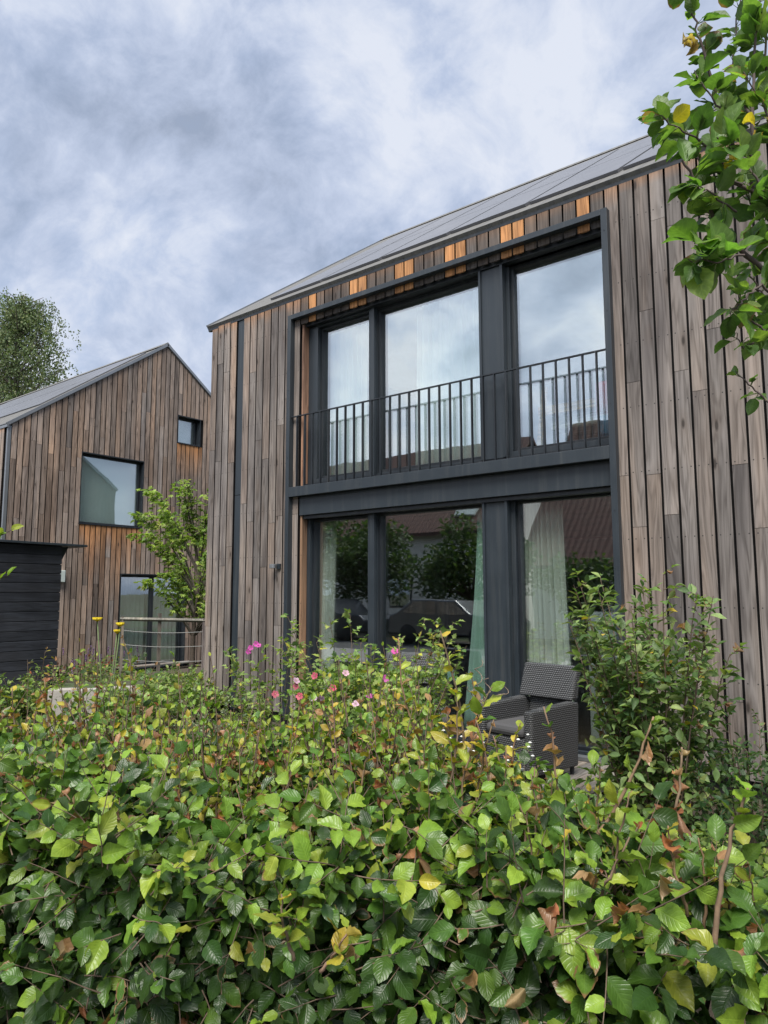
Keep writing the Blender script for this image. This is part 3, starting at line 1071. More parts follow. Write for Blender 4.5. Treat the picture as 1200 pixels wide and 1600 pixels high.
b = MB(); b.box(-3.01, -2.79, 0.737, 0.748, 0.15, 1.42); b.box(-2.78, -2.56, 0.737, 0.748, 0.15, 1.42); b.build('door', M['cabinet'], cb, bevel=.002)
bed = thing('loft_bed', 'pale wooden bed frame indoors in the upper right window', 'bed', (-2.9, 1.3, 2.98))
wc = (0.45, 0.27, 0.12, .3)
b = MB()
b.tube([(-3.55, 0.75, 3.0), (-3.42, 0.75, 3.95)], .035, 8, wc); b.build('leg', M['furn'], bed)
b = MB(); b.box(-3.5, -2.3, 0.72, 0.78, 3.62, 3.72, wc); b.build('side_rail', M['furn'], bed, bevel=.004)
b = MB(); b.box(-2.36, -2.3, 0.72, 0.78, 2.98, 3.95, wc); b.build('leg', M['furn'], bed, bevel=.004)
b = MB(); b.box(-3.4, -2.4, 0.8, 1.6, 3.45, 3.60, (0.5, 0.48, 0.42, .2)); b.build('mattress', M['furn'], bed, bevel=.03)
def pillow(label, c, r, m):
    mb = MB()
    vs, fs = [], []
    n = 10
    for j in range(n + 1):
        for i in range(n + 1):
            s, t = i / n * 2 - 1, j / n * 2 - 1
            h = ((1 - s ** 4) * (1 - t ** 4)) ** 0.5
            vs.append((c[0] + s * r[0], c[1] - h * r[1], c[2] + t * r[2]))
    k = len(vs)
    vs += [(p[0], 2 * c[1] - p[1] + 0.0, p[2]) for p in vs]
    for j in range(n):
        for i in range(n):
            a = j * (n + 1) + i
            fs.append((a, a + 1, a + n + 2, a + n + 1))
            fs.append((k + a, k + a + n + 1, k + a + n + 2, k + a + 1))
    mb.add(vs, fs)
    return tag(mb.build('cushion', m, None, smooth=True), label, 'cushion')
pillow('dark red cushion behind the rail in the upper right window', (-2.55, 0.36, 3.60), (0.14, 0.07, 0.17), M['redcloth'])
pillow('blue cushion below the red one in the upper right window', (-2.53, 0.36, 3.30), (0.15, 0.07, 0.12), M['bluecloth'])

# wall lamp
lampo = thing('wall_lamp', 'small grey wall lamp on the boards left of the black frame', 'lamp', (-6.86, -0.02, 2.0))
b = MB(); b.box(-6.885, -6.825, -0.052, -0.022, 1.965, 2.035); b.build('bracket', M['anth'], lampo, bevel=.003)
b = MB(); b.lathe((-6.90, -0.10, 1.975), [(0.035, 0), (0.045, 0.004), (0.045, 0.05), (0.03, 0.055)], 20); b.build('lamp_shade', M['zinc'], lampo, smooth=False)

# ------------------------------------------------------------------ the far timber house
LX = -16.5
LY0, LY1, LRY = 0.65, 8.83, 4.74
LEZ, LRZ = 5.46, 8.43
LB = -0.30
far = thing('timber_house', 'smaller looking timber house on the left showing its pointed gable end and square window', 'house', (-20, 4.7, LB))
GAIN = 1.42
GM = lambda a, d, z: (LX + d, a, z)
holes = [(2.42, 4.16, 3.33, 5.12), (5.16, 5.93, 5.78, 6.58), (3.60, 5.60, -0.30, 2.16)]
lz = lambda a: LEZ + (LRZ - LEZ) * (1 - abs(a - LRY) / (LRY - LY0)) - 0.03
c2 = MB(GM)
n = int((LY1 - LY0) / W_)
ls = [(LY0 + 0.08 + k * W_, LY0 + 0.08 + (k + 1) * W_) for k in range(n)]
# split boards at openings: partial boards
def cut_slots(slots, holes):
    return slots
clad_wall(c2, ls, LB + 0.06, lz, [(h[0], h[1], h[2], h[3]) for h in holes], 0.55, gap=0.022, fresh_top=0.0,
          fresh_under=[(2.42, 4.16, 3.33, 2.3), (5.16, 5.93, 5.78, 1.2)])
c2.build('cladding', M['cladfar'], far)
FL = lambda a, d, z: (a, LY0 - d, z)
c3 = MB(FL)
clad_wall(c3, [(LX - 0.1 - (k + 1) * W_, LX - 0.1 - k * W_) for k in range(80)], LB + .06, lambda a: LEZ - 0.03, [], 0.1)
c3.build('cladding', M['clad'], far)
sh = MB()
# gable wall shell with openings left free: vertical strips
ys_ = sorted({LY0 + .03, LY1} | {h[0] for h in holes} | {h[1] for h in holes} | {LRY})
for ya, yb in zip(ys_[:-1], ys_[1:]):
    ym = (ya + yb) / 2
    lo = LB - 0.2
    for h in sorted([h for h in holes if h[0] < ym < h[1]], key=lambda q: q[2]):
        if h[2] > lo:
            sh.box(LX - 0.30, LX - 0.05, ya, yb, lo, h[2] + .001)
        lo = h[3]
    sh.add([(LX - .3, ya, lo), (LX - .05, ya, lo), (LX - .05, yb, lo), (LX - .3, yb, lo), (LX - .3, ya, lz(ya) - .03), (LX - .05, ya, lz(ya) - .03), (LX - .05, yb, lz(yb) - .03), (LX - .3, yb, lz(yb) - .03)],
           [(0, 3, 2, 1), (4, 5, 6, 7), (0, 1, 5, 4), (1, 2, 6, 5), (2, 3, 7, 6), (3, 0, 4, 7)])
sh.box(LX - 12, LX - .31, LY0 + 0.004, LY0 + .25, LB - .2, LEZ - .05)
sh.box(LX - 12, LX - .31, LY1 - .25, LY1, LB - .2, LEZ - .05)
sh.prism([(LY0 + .26, LB - .2), (LY1 - .26, LB - .2), (LY1 - .26, LEZ - .1), (LRY, LRZ - .2), (LY0 + .26, LEZ - .1)], 0, LX - 12, LX - 11.8)
sh.build('wall', M['membrane'], far)
LSL = math.atan2(LRZ - LEZ, LRY - LY0)
lct, lst = math.cos(LSL), math.sin(LSL)
def lslope(s, h, back=False):
    y = LY0 - .05 + s * lct - h * lst
    z = LEZ + .05 - .05 * math.tan(LSL) + s * lst + h * lct
    return (2 * LRY - y, z) if back else (y, z)
LSLN = (LRY - LY0 + .05) / lct
rf = MB()
for back in (False, True):
    rf.prism([lslope(0, -.07, back), lslope(LSLN, -.07, back), lslope(LSLN, 0, back), lslope(0, 0, back)], 0, LX - 12.1, LX + .04)
lroof = rf.build('roof', M['roof'], far)
vg = MB()
for back in (False, True):
    vg.prism([lslope(0, -.05, back), lslope(LSLN, -.05, back), lslope(LSLN, .02, back), lslope(0, .02, back)], 0, LX + .042, LX + .066)
vg.build('verge_trim', M['zinc'], lroof)
rc = MB()
rc.prism([(LRY - .16, LRZ - .03), (LRY, LRZ + .10), (LRY + .16, LRZ - .03)], 0, LX - 12.1, LX + .05)
rc.build('ridge_cap', M['roof'], lroof)
et = MB()
y0, z0 = lslope(0, -.07)
et.box(LX - 12.1, LX + .06, y0 - .03, y0 + .02, z0 - .02, z0 + .075)
et.build('drip_edge', M['zinc'], lroof)
for s0, s1 in ((1.2, 2.95), (2.98, 4.7)):
    for k in range(8):
        sp = MB()
        sp.prism([lslope(s0, .004), lslope(s1, .004), lslope(s1, .03), lslope(s0, .03)], 0, LX - 1.45 - k * 1.03, LX - .45 - k * 1.03)
        sp.build('solar_panel', M['solar'], far)
cp = MB()
cp.box(LX - .03, LX + .028, LY0 - .0, LY0 + .075, LB, LEZ - .02)
cp.build('corner_trim', M['zinc'], far, bevel=.004)


def gable_window(y0, y1, z0, z1, fw, depth, pane_m, split=None, name='window'):
    f = MB(GM)
    d0, d1 = -depth - .06, -depth
    # reveal lining
    f.box(y0, y0 + .02, -depth, 0.028, z0, z1)
    f.box(y1 - .02, y1, -depth, 0.028, z0, z1)
    f.box(y0 + .02, y1 - .02, -depth, 0.028, z1 - .03, z1)
    f.box(y0 + .02, y1 - .02, -depth, 0.045, z0, z0 + .03)
    f.box(y0 + .02, y0 + .02 + fw, d0, d1, z0 + .03, z1 - .03)
    f.box(y1 - .02 - fw, y1 - .02, d0, d1, z0 + .03, z1 - .03)
    f.box(y0 + .02 + fw, y1 - .02 - fw, d0, d1, z1 - .03 - fw, z1 - .03)
    f.box(y0 + .02 + fw, y1 - .02 - fw, d0, d1, z0 + .03, z0 + .03 + fw)
    if split:
        f.box(split - fw, split + fw, d0, d1 + .01, z0 + .03 + fw, z1 - .03 - fw)
    o = f.build(name, M['anthdark'], far, bevel=.003)
    g = MB(GM)
    g.box(y0 + .02 + fw, y1 - .02 - fw, d0 + .02, d0 + .035, z0 + .03 + fw, z1 - .03 - fw)
    g.build('pane', M['glass'], o)
    bl = MB(GM)
    if pane_m is not None:
        bl.box(y0 + .0, y1 + .0, d0 - .14, d0 - .12, z0, z1)
        bl.build('blind', pane_m, o)
    return o


M['blind'] = simple('pale_blind', (0.80, 0.86, 0.83), 0.8, var=.02)
gable_window(2.42, 4.16, 3.33, 5.12, .05, .12, M['blind'])
gable_window(5.16, 5.93, 5.78, 6.58, .05, .16, M['blind'])
gable_window(3.60, 5.60, -0.28, 2.16, .055, .14, None, split=4.62)
# room behind the far french window
ri = MB()
ri.box(LX - 3.5, LX - .32, 2.9, 3.0, LB, 2.6); ri.box(LX - 3.5, LX - .32, 6.2, 6.3, LB, 2.6)
ri.box(LX - 3.6, LX - 3.5, 2.9, 6.3, LB, 2.6); ri.box(LX - 3.5, LX - .32, 3.0, 6.2, 2.5, 2.6); ri.box(LX - 3.5, LX - .32, 3.0, 6.2, LB, LB + .05)
ri.build('interior_wall', M['plaster'], far)


def gable_curtain(label, y0, y1):
    vs, fs = [], []
    nu, nv = 40, 8
    ph = random.random() * 6
    for j in range(nv + 1):
        for i in range(nu + 1):
            s, t = i / nu, j / nv
            vs.append((LX - .42 + .03 * math.sin(s * 44 + ph) + .015 * math.sin(s * 17 + t * 4), y0 + (y1 - y0) * s, 2.1 - 2.32 * t))
    n = nu + 1
    for j in range(nv):
        for i in range(nu):
            fs.append((j * n + i, j * n + i + 1, (j + 1) * n + i + 1, (j + 1) * n + i))
    mb = MB(); mb.add(vs, fs)
    o = mb.build('curtain', M['sheer'], None, smooth=True)
    so = o.modifiers.new('thickness', 'SOLIDIFY'); so.thickness = .004
    tag(o, label, 'curtain', 'curtains behind the french window of the far house')


gable_curtain('pale curtain in the left half of the french window of the far house', 3.6, 4.58)
gable_curtain('pale curtain in the right half of the french window of the far house', 4.66, 5.6)

mbx = thing('meter_box', 'small pale box on the far house wall beside the black shed', 'electric box', (LX + .05, 2.05, 1.9))
b = MB(GM); b.box(1.93, 2.11, .026, .12, 1.92, 2.2); b.build('body', M['box'], mbx, bevel=.008)
b = MB(GM); b.box(1.94, 2.10, .121, .128, 1.93, 2.19); b.build('cover', M['box'], mbx, bevel=.003)

# step in front of french window
stp = thing('door_step', 'grey wooden door step below the french window of the far house', 'step', (LX + .4, 4.6, LB))
for i, (d0, d1, z) in enumerate(((0.04, .34, -.16), (.36, .72, -.28))):
    b = MB(GM)
    for k in range(3):
        q = d0 + (d1 - d0) * k / 3
        b.box(3.5, 5.75, q, q + (d1 - d0) / 3 - .012, z - .03, z, jit((0.2, .18, .16), .15))
    b.build('tread', M['deck'], stp, bevel=.003)
for q in (3.55, 5.6):
    b = MB(GM); b.box(q, q + .07, .04, .7, LB - .1, -.3); b.build('support', M['membrane'], stp)

# ------------------------------------------------------------------ black shed
SX = -12.5
shed = thing('garden_shed', 'black boarded garden shed with thin flat roof in front of the far house', 'shed', (SX - 1.2, -1.8, -0.3))
SM = lambda a, d, z: (SX + d, a, z)
sy1 = -0.02
b = MB(SM)
z = -0.3
while z < 2.5:
    z1 = min(z + .165, 2.53)
    kq = random.uniform(.85, 1.2); c = tuple(x * kq for x in (0.026, 0.030, 0.038))
    b.box(-4.2, sy1, 0, .022, z, z1 - .010, (*c, random.random()))
    z += .165
b.build('wall', M['shed'], shed, bevel=.004)
b = MB()
b.box(SX - 2.4, SX - .002, -4.19, sy1 - .01, -.35, 2.5)
b.build('body', M['anthdark'], shed)
b = MB(SM)
b.prism([(sy1 + .002, 2.50), (sy1 + .10, 2.50), (sy1 + .002, 2.20)], 0, 0, 0) if False else None
b = MB()
b.prism([(-4.4, 2.545), (0.40, 2.50), (0.40, 2.54), (-4.4, 2.585)], 0, SX - 2.6, SX + .12)
b.build('roof', M['anth'], shed, bevel=.004)
b = MB()
b.prism([(sy1 + .002, 2.49), (sy1 + .13, 2.49), (sy1 + .002, 2.22)], 0, SX - .10, SX - .02)
b.build('bracket', M['anthdark'], shed)

# ------------------------------------------------------------------ wire trellis
trl = thing('wire_trellis', 'weathered wooden trellis with three posts and stretched wires beside the house corner', 'trellis', at(250, 1060, 12.5) * np.array([1, 1, 0]) + np.array([0, 0, -.25]))
tops = [at(192, 964, 12.5), at(250, 958, 12.5), at(319, 966, 12.4)]
gcol = (0.17, 0.155, 0.14)
for i, p in enumerate(tops):
    b = MB(); b.tube([(p[0], p[1], -0.3), tuple(p)], .027 if i != 1 else .034, 4, jit(gcol, .1)); b.build('post', M['greywood'], trl)
b = MB()
pa, pb = tops[0] + np.array([0, 0, -.035]), tops[2] + np.array([0, 0, -.04])
b.tube([pa - nrm(pb - pa) * .04, pb + nrm(pb - pa) * .05], .032, 4, jit(gcol, .1)); b.build('rail', M['greywood'], trl)
for k, dz in enumerate((-.23, -.47, -.72)):
    b = MB(); pts = [tops[0] + (tops[2] - tops[0]) * s + np.array([0, 0, dz - .03 * math.sin(math.pi * s)]) for s in np.linspace(0, 1, 9)]
    b.tube(pts, .005, 5); b.build('wire', M['wire'], trl)

# ------------------------------------------------------------------ armchairs
def armchair(label, loc, rz, first=None):
    r = thing('wicker_armchair', label, 'armchair', loc, 'grey wicker armchairs on the deck', rz)
    if first is not None:
        for ch in list(first.children):
            c = ch.copy(); COL.objects.link(c); c.parent = r; c.matrix_parent_inverse = Matrix()
        return r
    def part(name, mb, m, bev=0.02):
        o = mb.build(name, m, None, bevel=bev); o.parent = r
        return o
    # local: front = -y, x to the right; seat .44 high
    hw, hd = .30, .32
    def side(sg):
        mb = MB()
        xo, xi = sg * hw, sg * (hw - .085)
        prof = [(-hd, .07), (hd - .01, .07), (hd + .02, .60), (hd - .06, .615), (-.10, .60), (-hd - .01, .585)]
        mb.prism(prof, 0, min(xo, xi), max(xo, xi))
        return mb
    part('armrest', side(1), M['wicker']); part('armrest', side(-1), M['wicker'])
    mb = MB(); mb.prism([(hd - .085, .07), (hd, .07), (hd + .09, .90), (hd + .02, .905)], 0, -hw + .088, hw - .088)
    mb2 = MB(); mb2.prism([(hd - .08, .62), (hd + .026, .62), (hd + .095, .905), (hd + .022, .91)], 0, -hw + .01, hw - .01)
    mb.v += []
    b0 = len(mb.v); mb.v += mb2.v; mb.c += mb2.c; mb.f += [tuple(b0 + i for i in f) for f in mb2.f]
    part('backrest', mb, M['wicker'])
    mb = MB(); mb.box(-hw + .088, hw - .088, -hd + .01, hd - .09, .08, .36); part('seat', mb, M['wicker'])
    mb = MB(); mb.box(-hw + .095, hw - .095, -hd - .005, hd - .1, .362, .45); part('cushion', mb, M['cushion'], .035)
    for sx in (-1, 1):
        for sy in (-1, 1):
            mb = MB(); mb.lathe((sx * (hw - .045), sy * (hd - .05), 0), [(.016, 0), (.022, .075)], 10); part('leg', mb, M['anthdark'], 0)
    return r


arm1 = armchair('grey wicker armchair in front of the wide cream curtain', (-2.98, -0.72, 0.10), R(-11))
armchair('grey wicker armchair half hidden behind the pink mallow bush', (-4.45, -0.62, 0.10), R(12), arm1)
# corkscrew twig in a pot
tw = thing('corkscrew_twig', 'curly corkscrew hazel twig in a dark pot behind the wicker armchair', 'potted twig', (-3.62, -0.42, 0.10))
b = MB(); b.lathe((-3.62, -.42, .10), [(.10, 0), (.14, .22), (.145, .30), (.12, .30)], 20); b.build('pot', M['pot'], tw, smooth=True)
b = MB()
for k in range(7):
    p = np.array([-3.62, -.42, .38]); d = nrm([random.uniform(-.5, .5), random.uniform(-.5, .5), 1.3]); pts = [p]
    ph = random.random() * 6
    L_ = random.uniform(20, 30) if k else 32
    a = nrm(np.cross(d, [1, 0, .2])); bb = np.cross(d, a)
    for i in range(int(L_)):
        p = p + d * .021 + (a * math.cos(i * .8 + ph) + bb * math.sin(i * .8 + ph)) * .028 * min(1, i / 8)
        d = nrm(d + rv(.12)); pts.append(p)
    b.tube(pts, [.008 * (1 - .6 * i / len(pts)) for i in range(len(pts))], 6, (0.20, .15, .11, .5))
b.build('twig', M['bark'], tw, smooth=True)

# ------------------------------------------------------------------ vegetation
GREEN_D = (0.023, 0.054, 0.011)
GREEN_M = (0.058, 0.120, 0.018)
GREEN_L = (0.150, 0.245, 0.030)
YELG = (0.22, 0.27, 0.035)
YEL = (0.33, 0.27, 0.035)
TAN = (0.28, 0.165, 0.08)
BROWN = (0.20, 0.085, 0.045)
RUST = (0.30, 0.12, 0.06)
STEM = (0.115, 0.080, 0.055, .5)


def pick(ws):
    r = random.random() * sum(w for w, _ in ws)
    for w, c in ws:
        r -= w
        if r <= 0:
            return c
    return ws[-1][1]


def twig(lv, st, p, d, nT, length, nleaf, L, Wr, cols, m_rad=.0022, droop=.25, spread=.85, dry=0.0, dryset=None, tipscale=.7):
    """distichous twig: leaves left and right in the plane with normal nT"""
    d = nrm(d)
    pts = [np.array(p, float)]
    step = length / nleaf
    q = pts[0].copy()
    for i in range(nleaf):
        d = nrm(d + rv(.06))
        q = q + d * step
        pts.append(q.copy())
        n_ = nrm(np.asarray(nT) + rv(.28))
        s = nrm(np.cross(n_, d))
        sg = 1 if i % 2 else -1
        if i == nleaf - 1:
            ax = d + s * sg * .2
        else:
            ax = d * .6 + s * sg * spread
        ax = nrm(ax + np.array([0, 0, -droop]) * random.uniform(.3, 1.3) + rv(.1))
        sz = L * random.uniform(.6, 1.25) * (1 - (1 - tipscale) * i / nleaf)
        if dryset is not None and random.random() < dry:
            dryset.add(q, ax + rv(.4), n_ + rv(.5), sz * .62, sz * Wr * .5, jit(pick([(2, TAN), (2, BROWN), (1.5, RUST)]), .25))
        else:
            lv.add(q, ax, n_, sz, sz * Wr * random.uniform(.88, 1.12), jit(pick(cols), .22, .12))
    if st is not None:
        st.tube(pts, [m_rad * (1.3 - .8 * i / nleaf) for i in range(len(pts))], 4, STEM, cap=False)
    return pts


# ---------------- beech hedge
hedge = thing('beech_hedge', 'dense green beech hedge filling the whole foreground with yellow new shoots on top', 'hedge', tuple(uv(-.2, 2.0, 0)))
HU0, HU1 = -2.1, 1.5


def hv0(u):
    return 1.66 - 0.20 * u + 0.07 * math.sin(u * 5.1 + 1) + .04 * math.sin(u * 13)


def hv1(u):
    t = min(1, max(0, (u - 0.05) / 0.75))
    return 2.75 * (1 - t) + 1.95 * t


def htop(u):
    t = min(1, max(0, (u - 0.2) / 0.6))
    return 1.06 + .035 * math.sin(u * 4.3) + .02 * math.sin(u * 11 + 2) - 0.13 * t - .05 * math.exp(-((u - .42) / .15) ** 2)


def hbump(u, v):
    return .085 * mnoise.noise(Vector((u * 2.4 + 3.1, v * 2.4, 1.7))) + .04 * mnoise.noise(Vector((u * 6.0, v * 6.0, 5.2)))


GC0 = [(2, GREEN_L), (2, YELG), (1, GREEN_M)]
YC0 = [(2, YEL), (2, YELG), (1.5, TAN), (1, GREEN_L)]
lvb, drb, stb = Leaves(T_BEECH), Leaves(T_DRY), MB()
OUT = -VH
FRONTC = [(6, GREEN_D), (3.2, GREEN_M), (.5, GREEN_L), (.02, YELG)]  # older leaves; lack of sun low on the face also put into the greens
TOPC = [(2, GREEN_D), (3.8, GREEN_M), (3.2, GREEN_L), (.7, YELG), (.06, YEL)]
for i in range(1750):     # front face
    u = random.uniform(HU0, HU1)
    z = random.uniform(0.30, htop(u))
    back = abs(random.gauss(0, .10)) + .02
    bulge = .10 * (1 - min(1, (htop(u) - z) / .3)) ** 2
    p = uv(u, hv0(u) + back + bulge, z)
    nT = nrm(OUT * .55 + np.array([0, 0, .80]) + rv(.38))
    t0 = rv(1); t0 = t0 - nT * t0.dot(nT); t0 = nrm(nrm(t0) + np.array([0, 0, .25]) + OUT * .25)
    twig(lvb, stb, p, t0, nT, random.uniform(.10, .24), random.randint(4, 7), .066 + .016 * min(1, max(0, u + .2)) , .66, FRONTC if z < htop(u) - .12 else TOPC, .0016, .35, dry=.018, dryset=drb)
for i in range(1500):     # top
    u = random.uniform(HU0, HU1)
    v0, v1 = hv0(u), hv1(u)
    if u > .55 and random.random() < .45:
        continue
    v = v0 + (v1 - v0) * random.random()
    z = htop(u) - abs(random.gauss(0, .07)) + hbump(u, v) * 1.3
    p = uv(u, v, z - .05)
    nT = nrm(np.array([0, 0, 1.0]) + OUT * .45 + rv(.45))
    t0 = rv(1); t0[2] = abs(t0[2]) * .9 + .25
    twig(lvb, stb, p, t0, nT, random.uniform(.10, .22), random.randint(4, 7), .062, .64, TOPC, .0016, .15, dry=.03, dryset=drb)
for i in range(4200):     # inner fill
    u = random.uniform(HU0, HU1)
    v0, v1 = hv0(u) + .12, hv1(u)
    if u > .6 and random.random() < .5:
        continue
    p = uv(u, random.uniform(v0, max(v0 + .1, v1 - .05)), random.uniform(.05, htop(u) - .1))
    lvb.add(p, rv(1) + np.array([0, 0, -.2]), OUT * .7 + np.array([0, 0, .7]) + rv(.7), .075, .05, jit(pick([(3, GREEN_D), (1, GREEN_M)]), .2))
# upright twigs standing out of the top
for i in range(560):
    u = random.uniform(-1.9, .85)
    v = random.uniform(hv0(u) + .3, hv1(u) + .12)
    p = uv(u, v, htop(u) - .05 + hbump(u, v) * 1.3)
    d = np.array([0, 0, 1.0]) + rv(.26)
    hgt = random.uniform(.09, .27) * (.5 if u > .22 else 1)
    twig(lvb, stb, p, d, nrm(OUT * .6 + np.array([0, 0, .5]) + rv(.5)), hgt, random.randint(5, 9), random.uniform(.032, .055), .6, pick([(2, TOPC), (3, GC0), (1.6, YC0)]), .002, .0, .8, dry=random.choice((.05, .05, .35)), dryset=drb, tipscale=.55)
for i in range(100):      # long thin new growth
    u = random.uniform(-1.3, .16)
    v = random.uniform(hv0(u) + .45, hv1(u) + .15)
    p = uv(u, v, htop(u) - .05 + hbump(u, v))
    twig(lvb, stb, p, np.array([0, 0, 1.0]) + rv(.13), nrm(OUT * .6 + np.array([0, 0, .5]) + rv(.5)), random.uniform(.24, .46), random.randint(8, 13), random.uniform(.028, .046), .58, pick([(2, GC0), (2, YC0), (1, TOPC)]), .0024, .0, .75, dry=random.choice((.02, .05, .3)), dryset=drb, tipscale=.5)
# woody branches
for i in range(70):
    u = random.uniform(HU0, HU1)
    v = random.uniform(hv0(u) + .25, max(hv0(u) + .3, hv1(u)))
    p = uv(u, v, 0.0)
    d = nrm(np.array([0, 0, 1.0]) + rv(.22))
    pts = [p]
    for k in range(8):
        p = p + d * .118; d = nrm(d + rv(.13) + np.array([0, 0, .05])); pts.append(p)
    stb.tube(pts, [.011 * (1 - .085 * k) for k in range(9)], 5, (0.10, .072, .052, .5), cap=False)
for (a_, b_, v_, c_) in ((740, 1205, 2.1, RUST), (858, 1305, 1.72, RUST), (868, 1410, 1.5, RUST), (870, 1425, 1.5, BROWN), (912, 1360, 1.6, TAN), (1068, 1300, 1.55, BROWN), (590, 1245, 2.05, BROWN), (388, 1470, 1.56, TAN), (548, 1475, 1.5, TAN), (820, 1545, 1.36, TAN), (985, 1420, 1.5, RUST), (1005, 1428, 1.48, TAN), (100, 1245, 1.9, TAN), (95, 1480, 1.7, TAN), (740, 1515, 1.42, TAN), (600, 1225, 2.05, RUST), (1030, 1365, 1.5, TAN), (655, 1345, 1.8, BROWN)):
    drb.add(at(a_, b_, v_), rv(1) - np.array([0, 0, .8]), OUT + rv(.6), random.uniform(.036, .052), random.uniform(.016, .028), jit(c_, .3))
stb.build('branch', M['bark'], hedge, smooth=True)
lvb.build('foliage', M['beech'], hedge)
tag(drb.build('withered_foliage', M['beech'], hedge), kind='stuff')


def shoot(base, top, n, L, cols, dry=0.0, rad=.0035, wr=.58, bend=.05, tip=True, label=None, startfrac=.25):
    """an upright shoot of the hedge: its own part, leaves a sub-part"""
    base, top = np.array(base, float), np.array(top, float)
    st = MB(); lv = Leaves(T_BEECH + T_DRY)
    side = nrm(np.cross(top - base, VH)) * bend * np.linalg.norm(top - base) * random.choice((-1, 1))
    N = 12
    pts = [base + (top - base) * t + side * math.sin(t * math.pi) + rv(.002) for t in np.linspace(0, 1, N)]
    st.tube(pts, [rad * (1.2 - .75 * i / N) for i in range(N)], 6, jit((0.15, .10, .06), .2))
    ph = random.random() * 3
    for i in range(n):
        t = startfrac + (1 - startfrac) * (i + .5) / n
        k = min(N - 2, int(t * (N - 1)))
        q = pts[k] + (pts[k + 1] - pts[k]) * (t * (N - 1) - k)
        d = nrm(pts[k + 1] - pts[k])
        an = ph + (i % 2) * math.pi + random.gauss(0, .45)
        s = UH * math.cos(an) - VH * math.sin(an)
        ax = nrm(d * random.uniform(.5, 1.1) + s)
        nn = nrm(np.cross(np.cross(ax, d), ax) * 1.0 + rv(.3))
        if nn.dot(np.array([0, 0, 1])) < 0:
            nn = -nn
        isdry = random.random() < dry
        sz = L * random.uniform(.7, 1.15) * (1.0 if t < .75 else .75) * (.62 if isdry else 1)
        c = jit(pick([(2, TAN), (1.5, BROWN), (1, RUST)]) if isdry else pick(cols), .2)
        kk = random.randrange(len(T_BEECH)) if not isdry else len(T_BEECH) + random.randrange(len(T_DRY))
        lv.add(q, ax, nn, sz, sz * wr, c, kk)
    o = st.build('shoot', M['bark'], hedge, smooth=True)
    if label:
        o['label'] = label
    lv.build('foliage', M['beech'], o)
    return o


YC = [(3, YEL), (2, YELG), (1, TAN)]
GC = [(2, GREEN_L), (2, YELG), (1, GREEN_M)]
shoot(at(726, 1250, 2.35), at(688, 985, 2.35), 10, .066, YC, .08, .0048, label='tall pale shoot with yellow leaves')
shoot(at(705, 1230, 2.4), at(622, 998, 2.4), 14, .055, YC, .05, .004, .5, .1)
shoot(at(730, 1200, 2.3), at(770, 1072, 2.3), 7, .07, GC + [(2, YEL)], .1)
shoot(at(720, 1230, 2.25), at(700, 1110, 2.25), 8, .068, YC, .2)
shoot(at(745, 1320, 2.1), at(770, 1125, 2.1), 7, .055, YC, .25)
shoot(at(870, 1330, 1.95), at(851, 1105, 1.95), 8, .06, GC, .75, .004, label='withered shoot with crumpled brown leaves')
shoot(at(905, 1345, 1.85), at(1022, 1118, 1.85), 7, .062, GC, .15, .005)
shoot(at(1015, 1400, 1.75), at(1066, 1165, 1.75), 6, .06, GC, .5, .0045)
shoot(at(1118, 1490, 1.5), at(1168, 1232, 1.5), 6, .078, [(2, GREEN_L), (1, YELG)], .0, .0052, startfrac=.74, label='thick bare stem with two light green leaves')
shoot(at(935, 1420, 1.65), at(1000, 1290, 1.65), 6, .06, GC + [(1, YEL)], .2)
shoot(at(1075, 1430, 1.6), at(1045, 1290, 1.6), 7, .06, GC + [(1, YEL)], .3)
shoot(at(320, 1220, 2.3), at(325, 1098, 2.3), 3, .06, [(1, GREEN_L)], 0, .003, startfrac=.7)
shoot(at(135, 1190, 2.5), at(127, 1068, 2.5), 7, .06, GC, 0)
shoot(at(205, 1150, 2.6), at(193, 992, 2.6), 9, .035, YC, .35, .003)
shoot(at(222, 1180, 2.5), at(212, 1050, 2.5), 8, .045, YC, .25, .003)
shoot(at(500, 1215, 2.3), at(520, 1125, 2.3), 6, .06, GC, .05)
shoot(at(560, 1260, 2.2), at(585, 1155, 2.2), 7, .05, YC, .2)
shoot(at(585, 1370, 1.85), at(548, 1285, 1.85), 6, .055, GC, .2)
shoot(at(640, 1310, 2.0), at(655, 1180, 2.0), 8, .055, GC + [(1, YEL)], .2)
shoot(at(460, 1500, 1.5), at(440, 1400, 1.48), 7, .058, [(2, YEL), (2, YELG)], .05)
shoot(at(500, 1520, 1.5), at(545, 1445, 1.48), 6, .055, [(2, YEL), (2, YELG)], .2)
shoot(at(150, 1330, 1.9), at(100, 1240, 1.9), 6, .06, GC, .3)
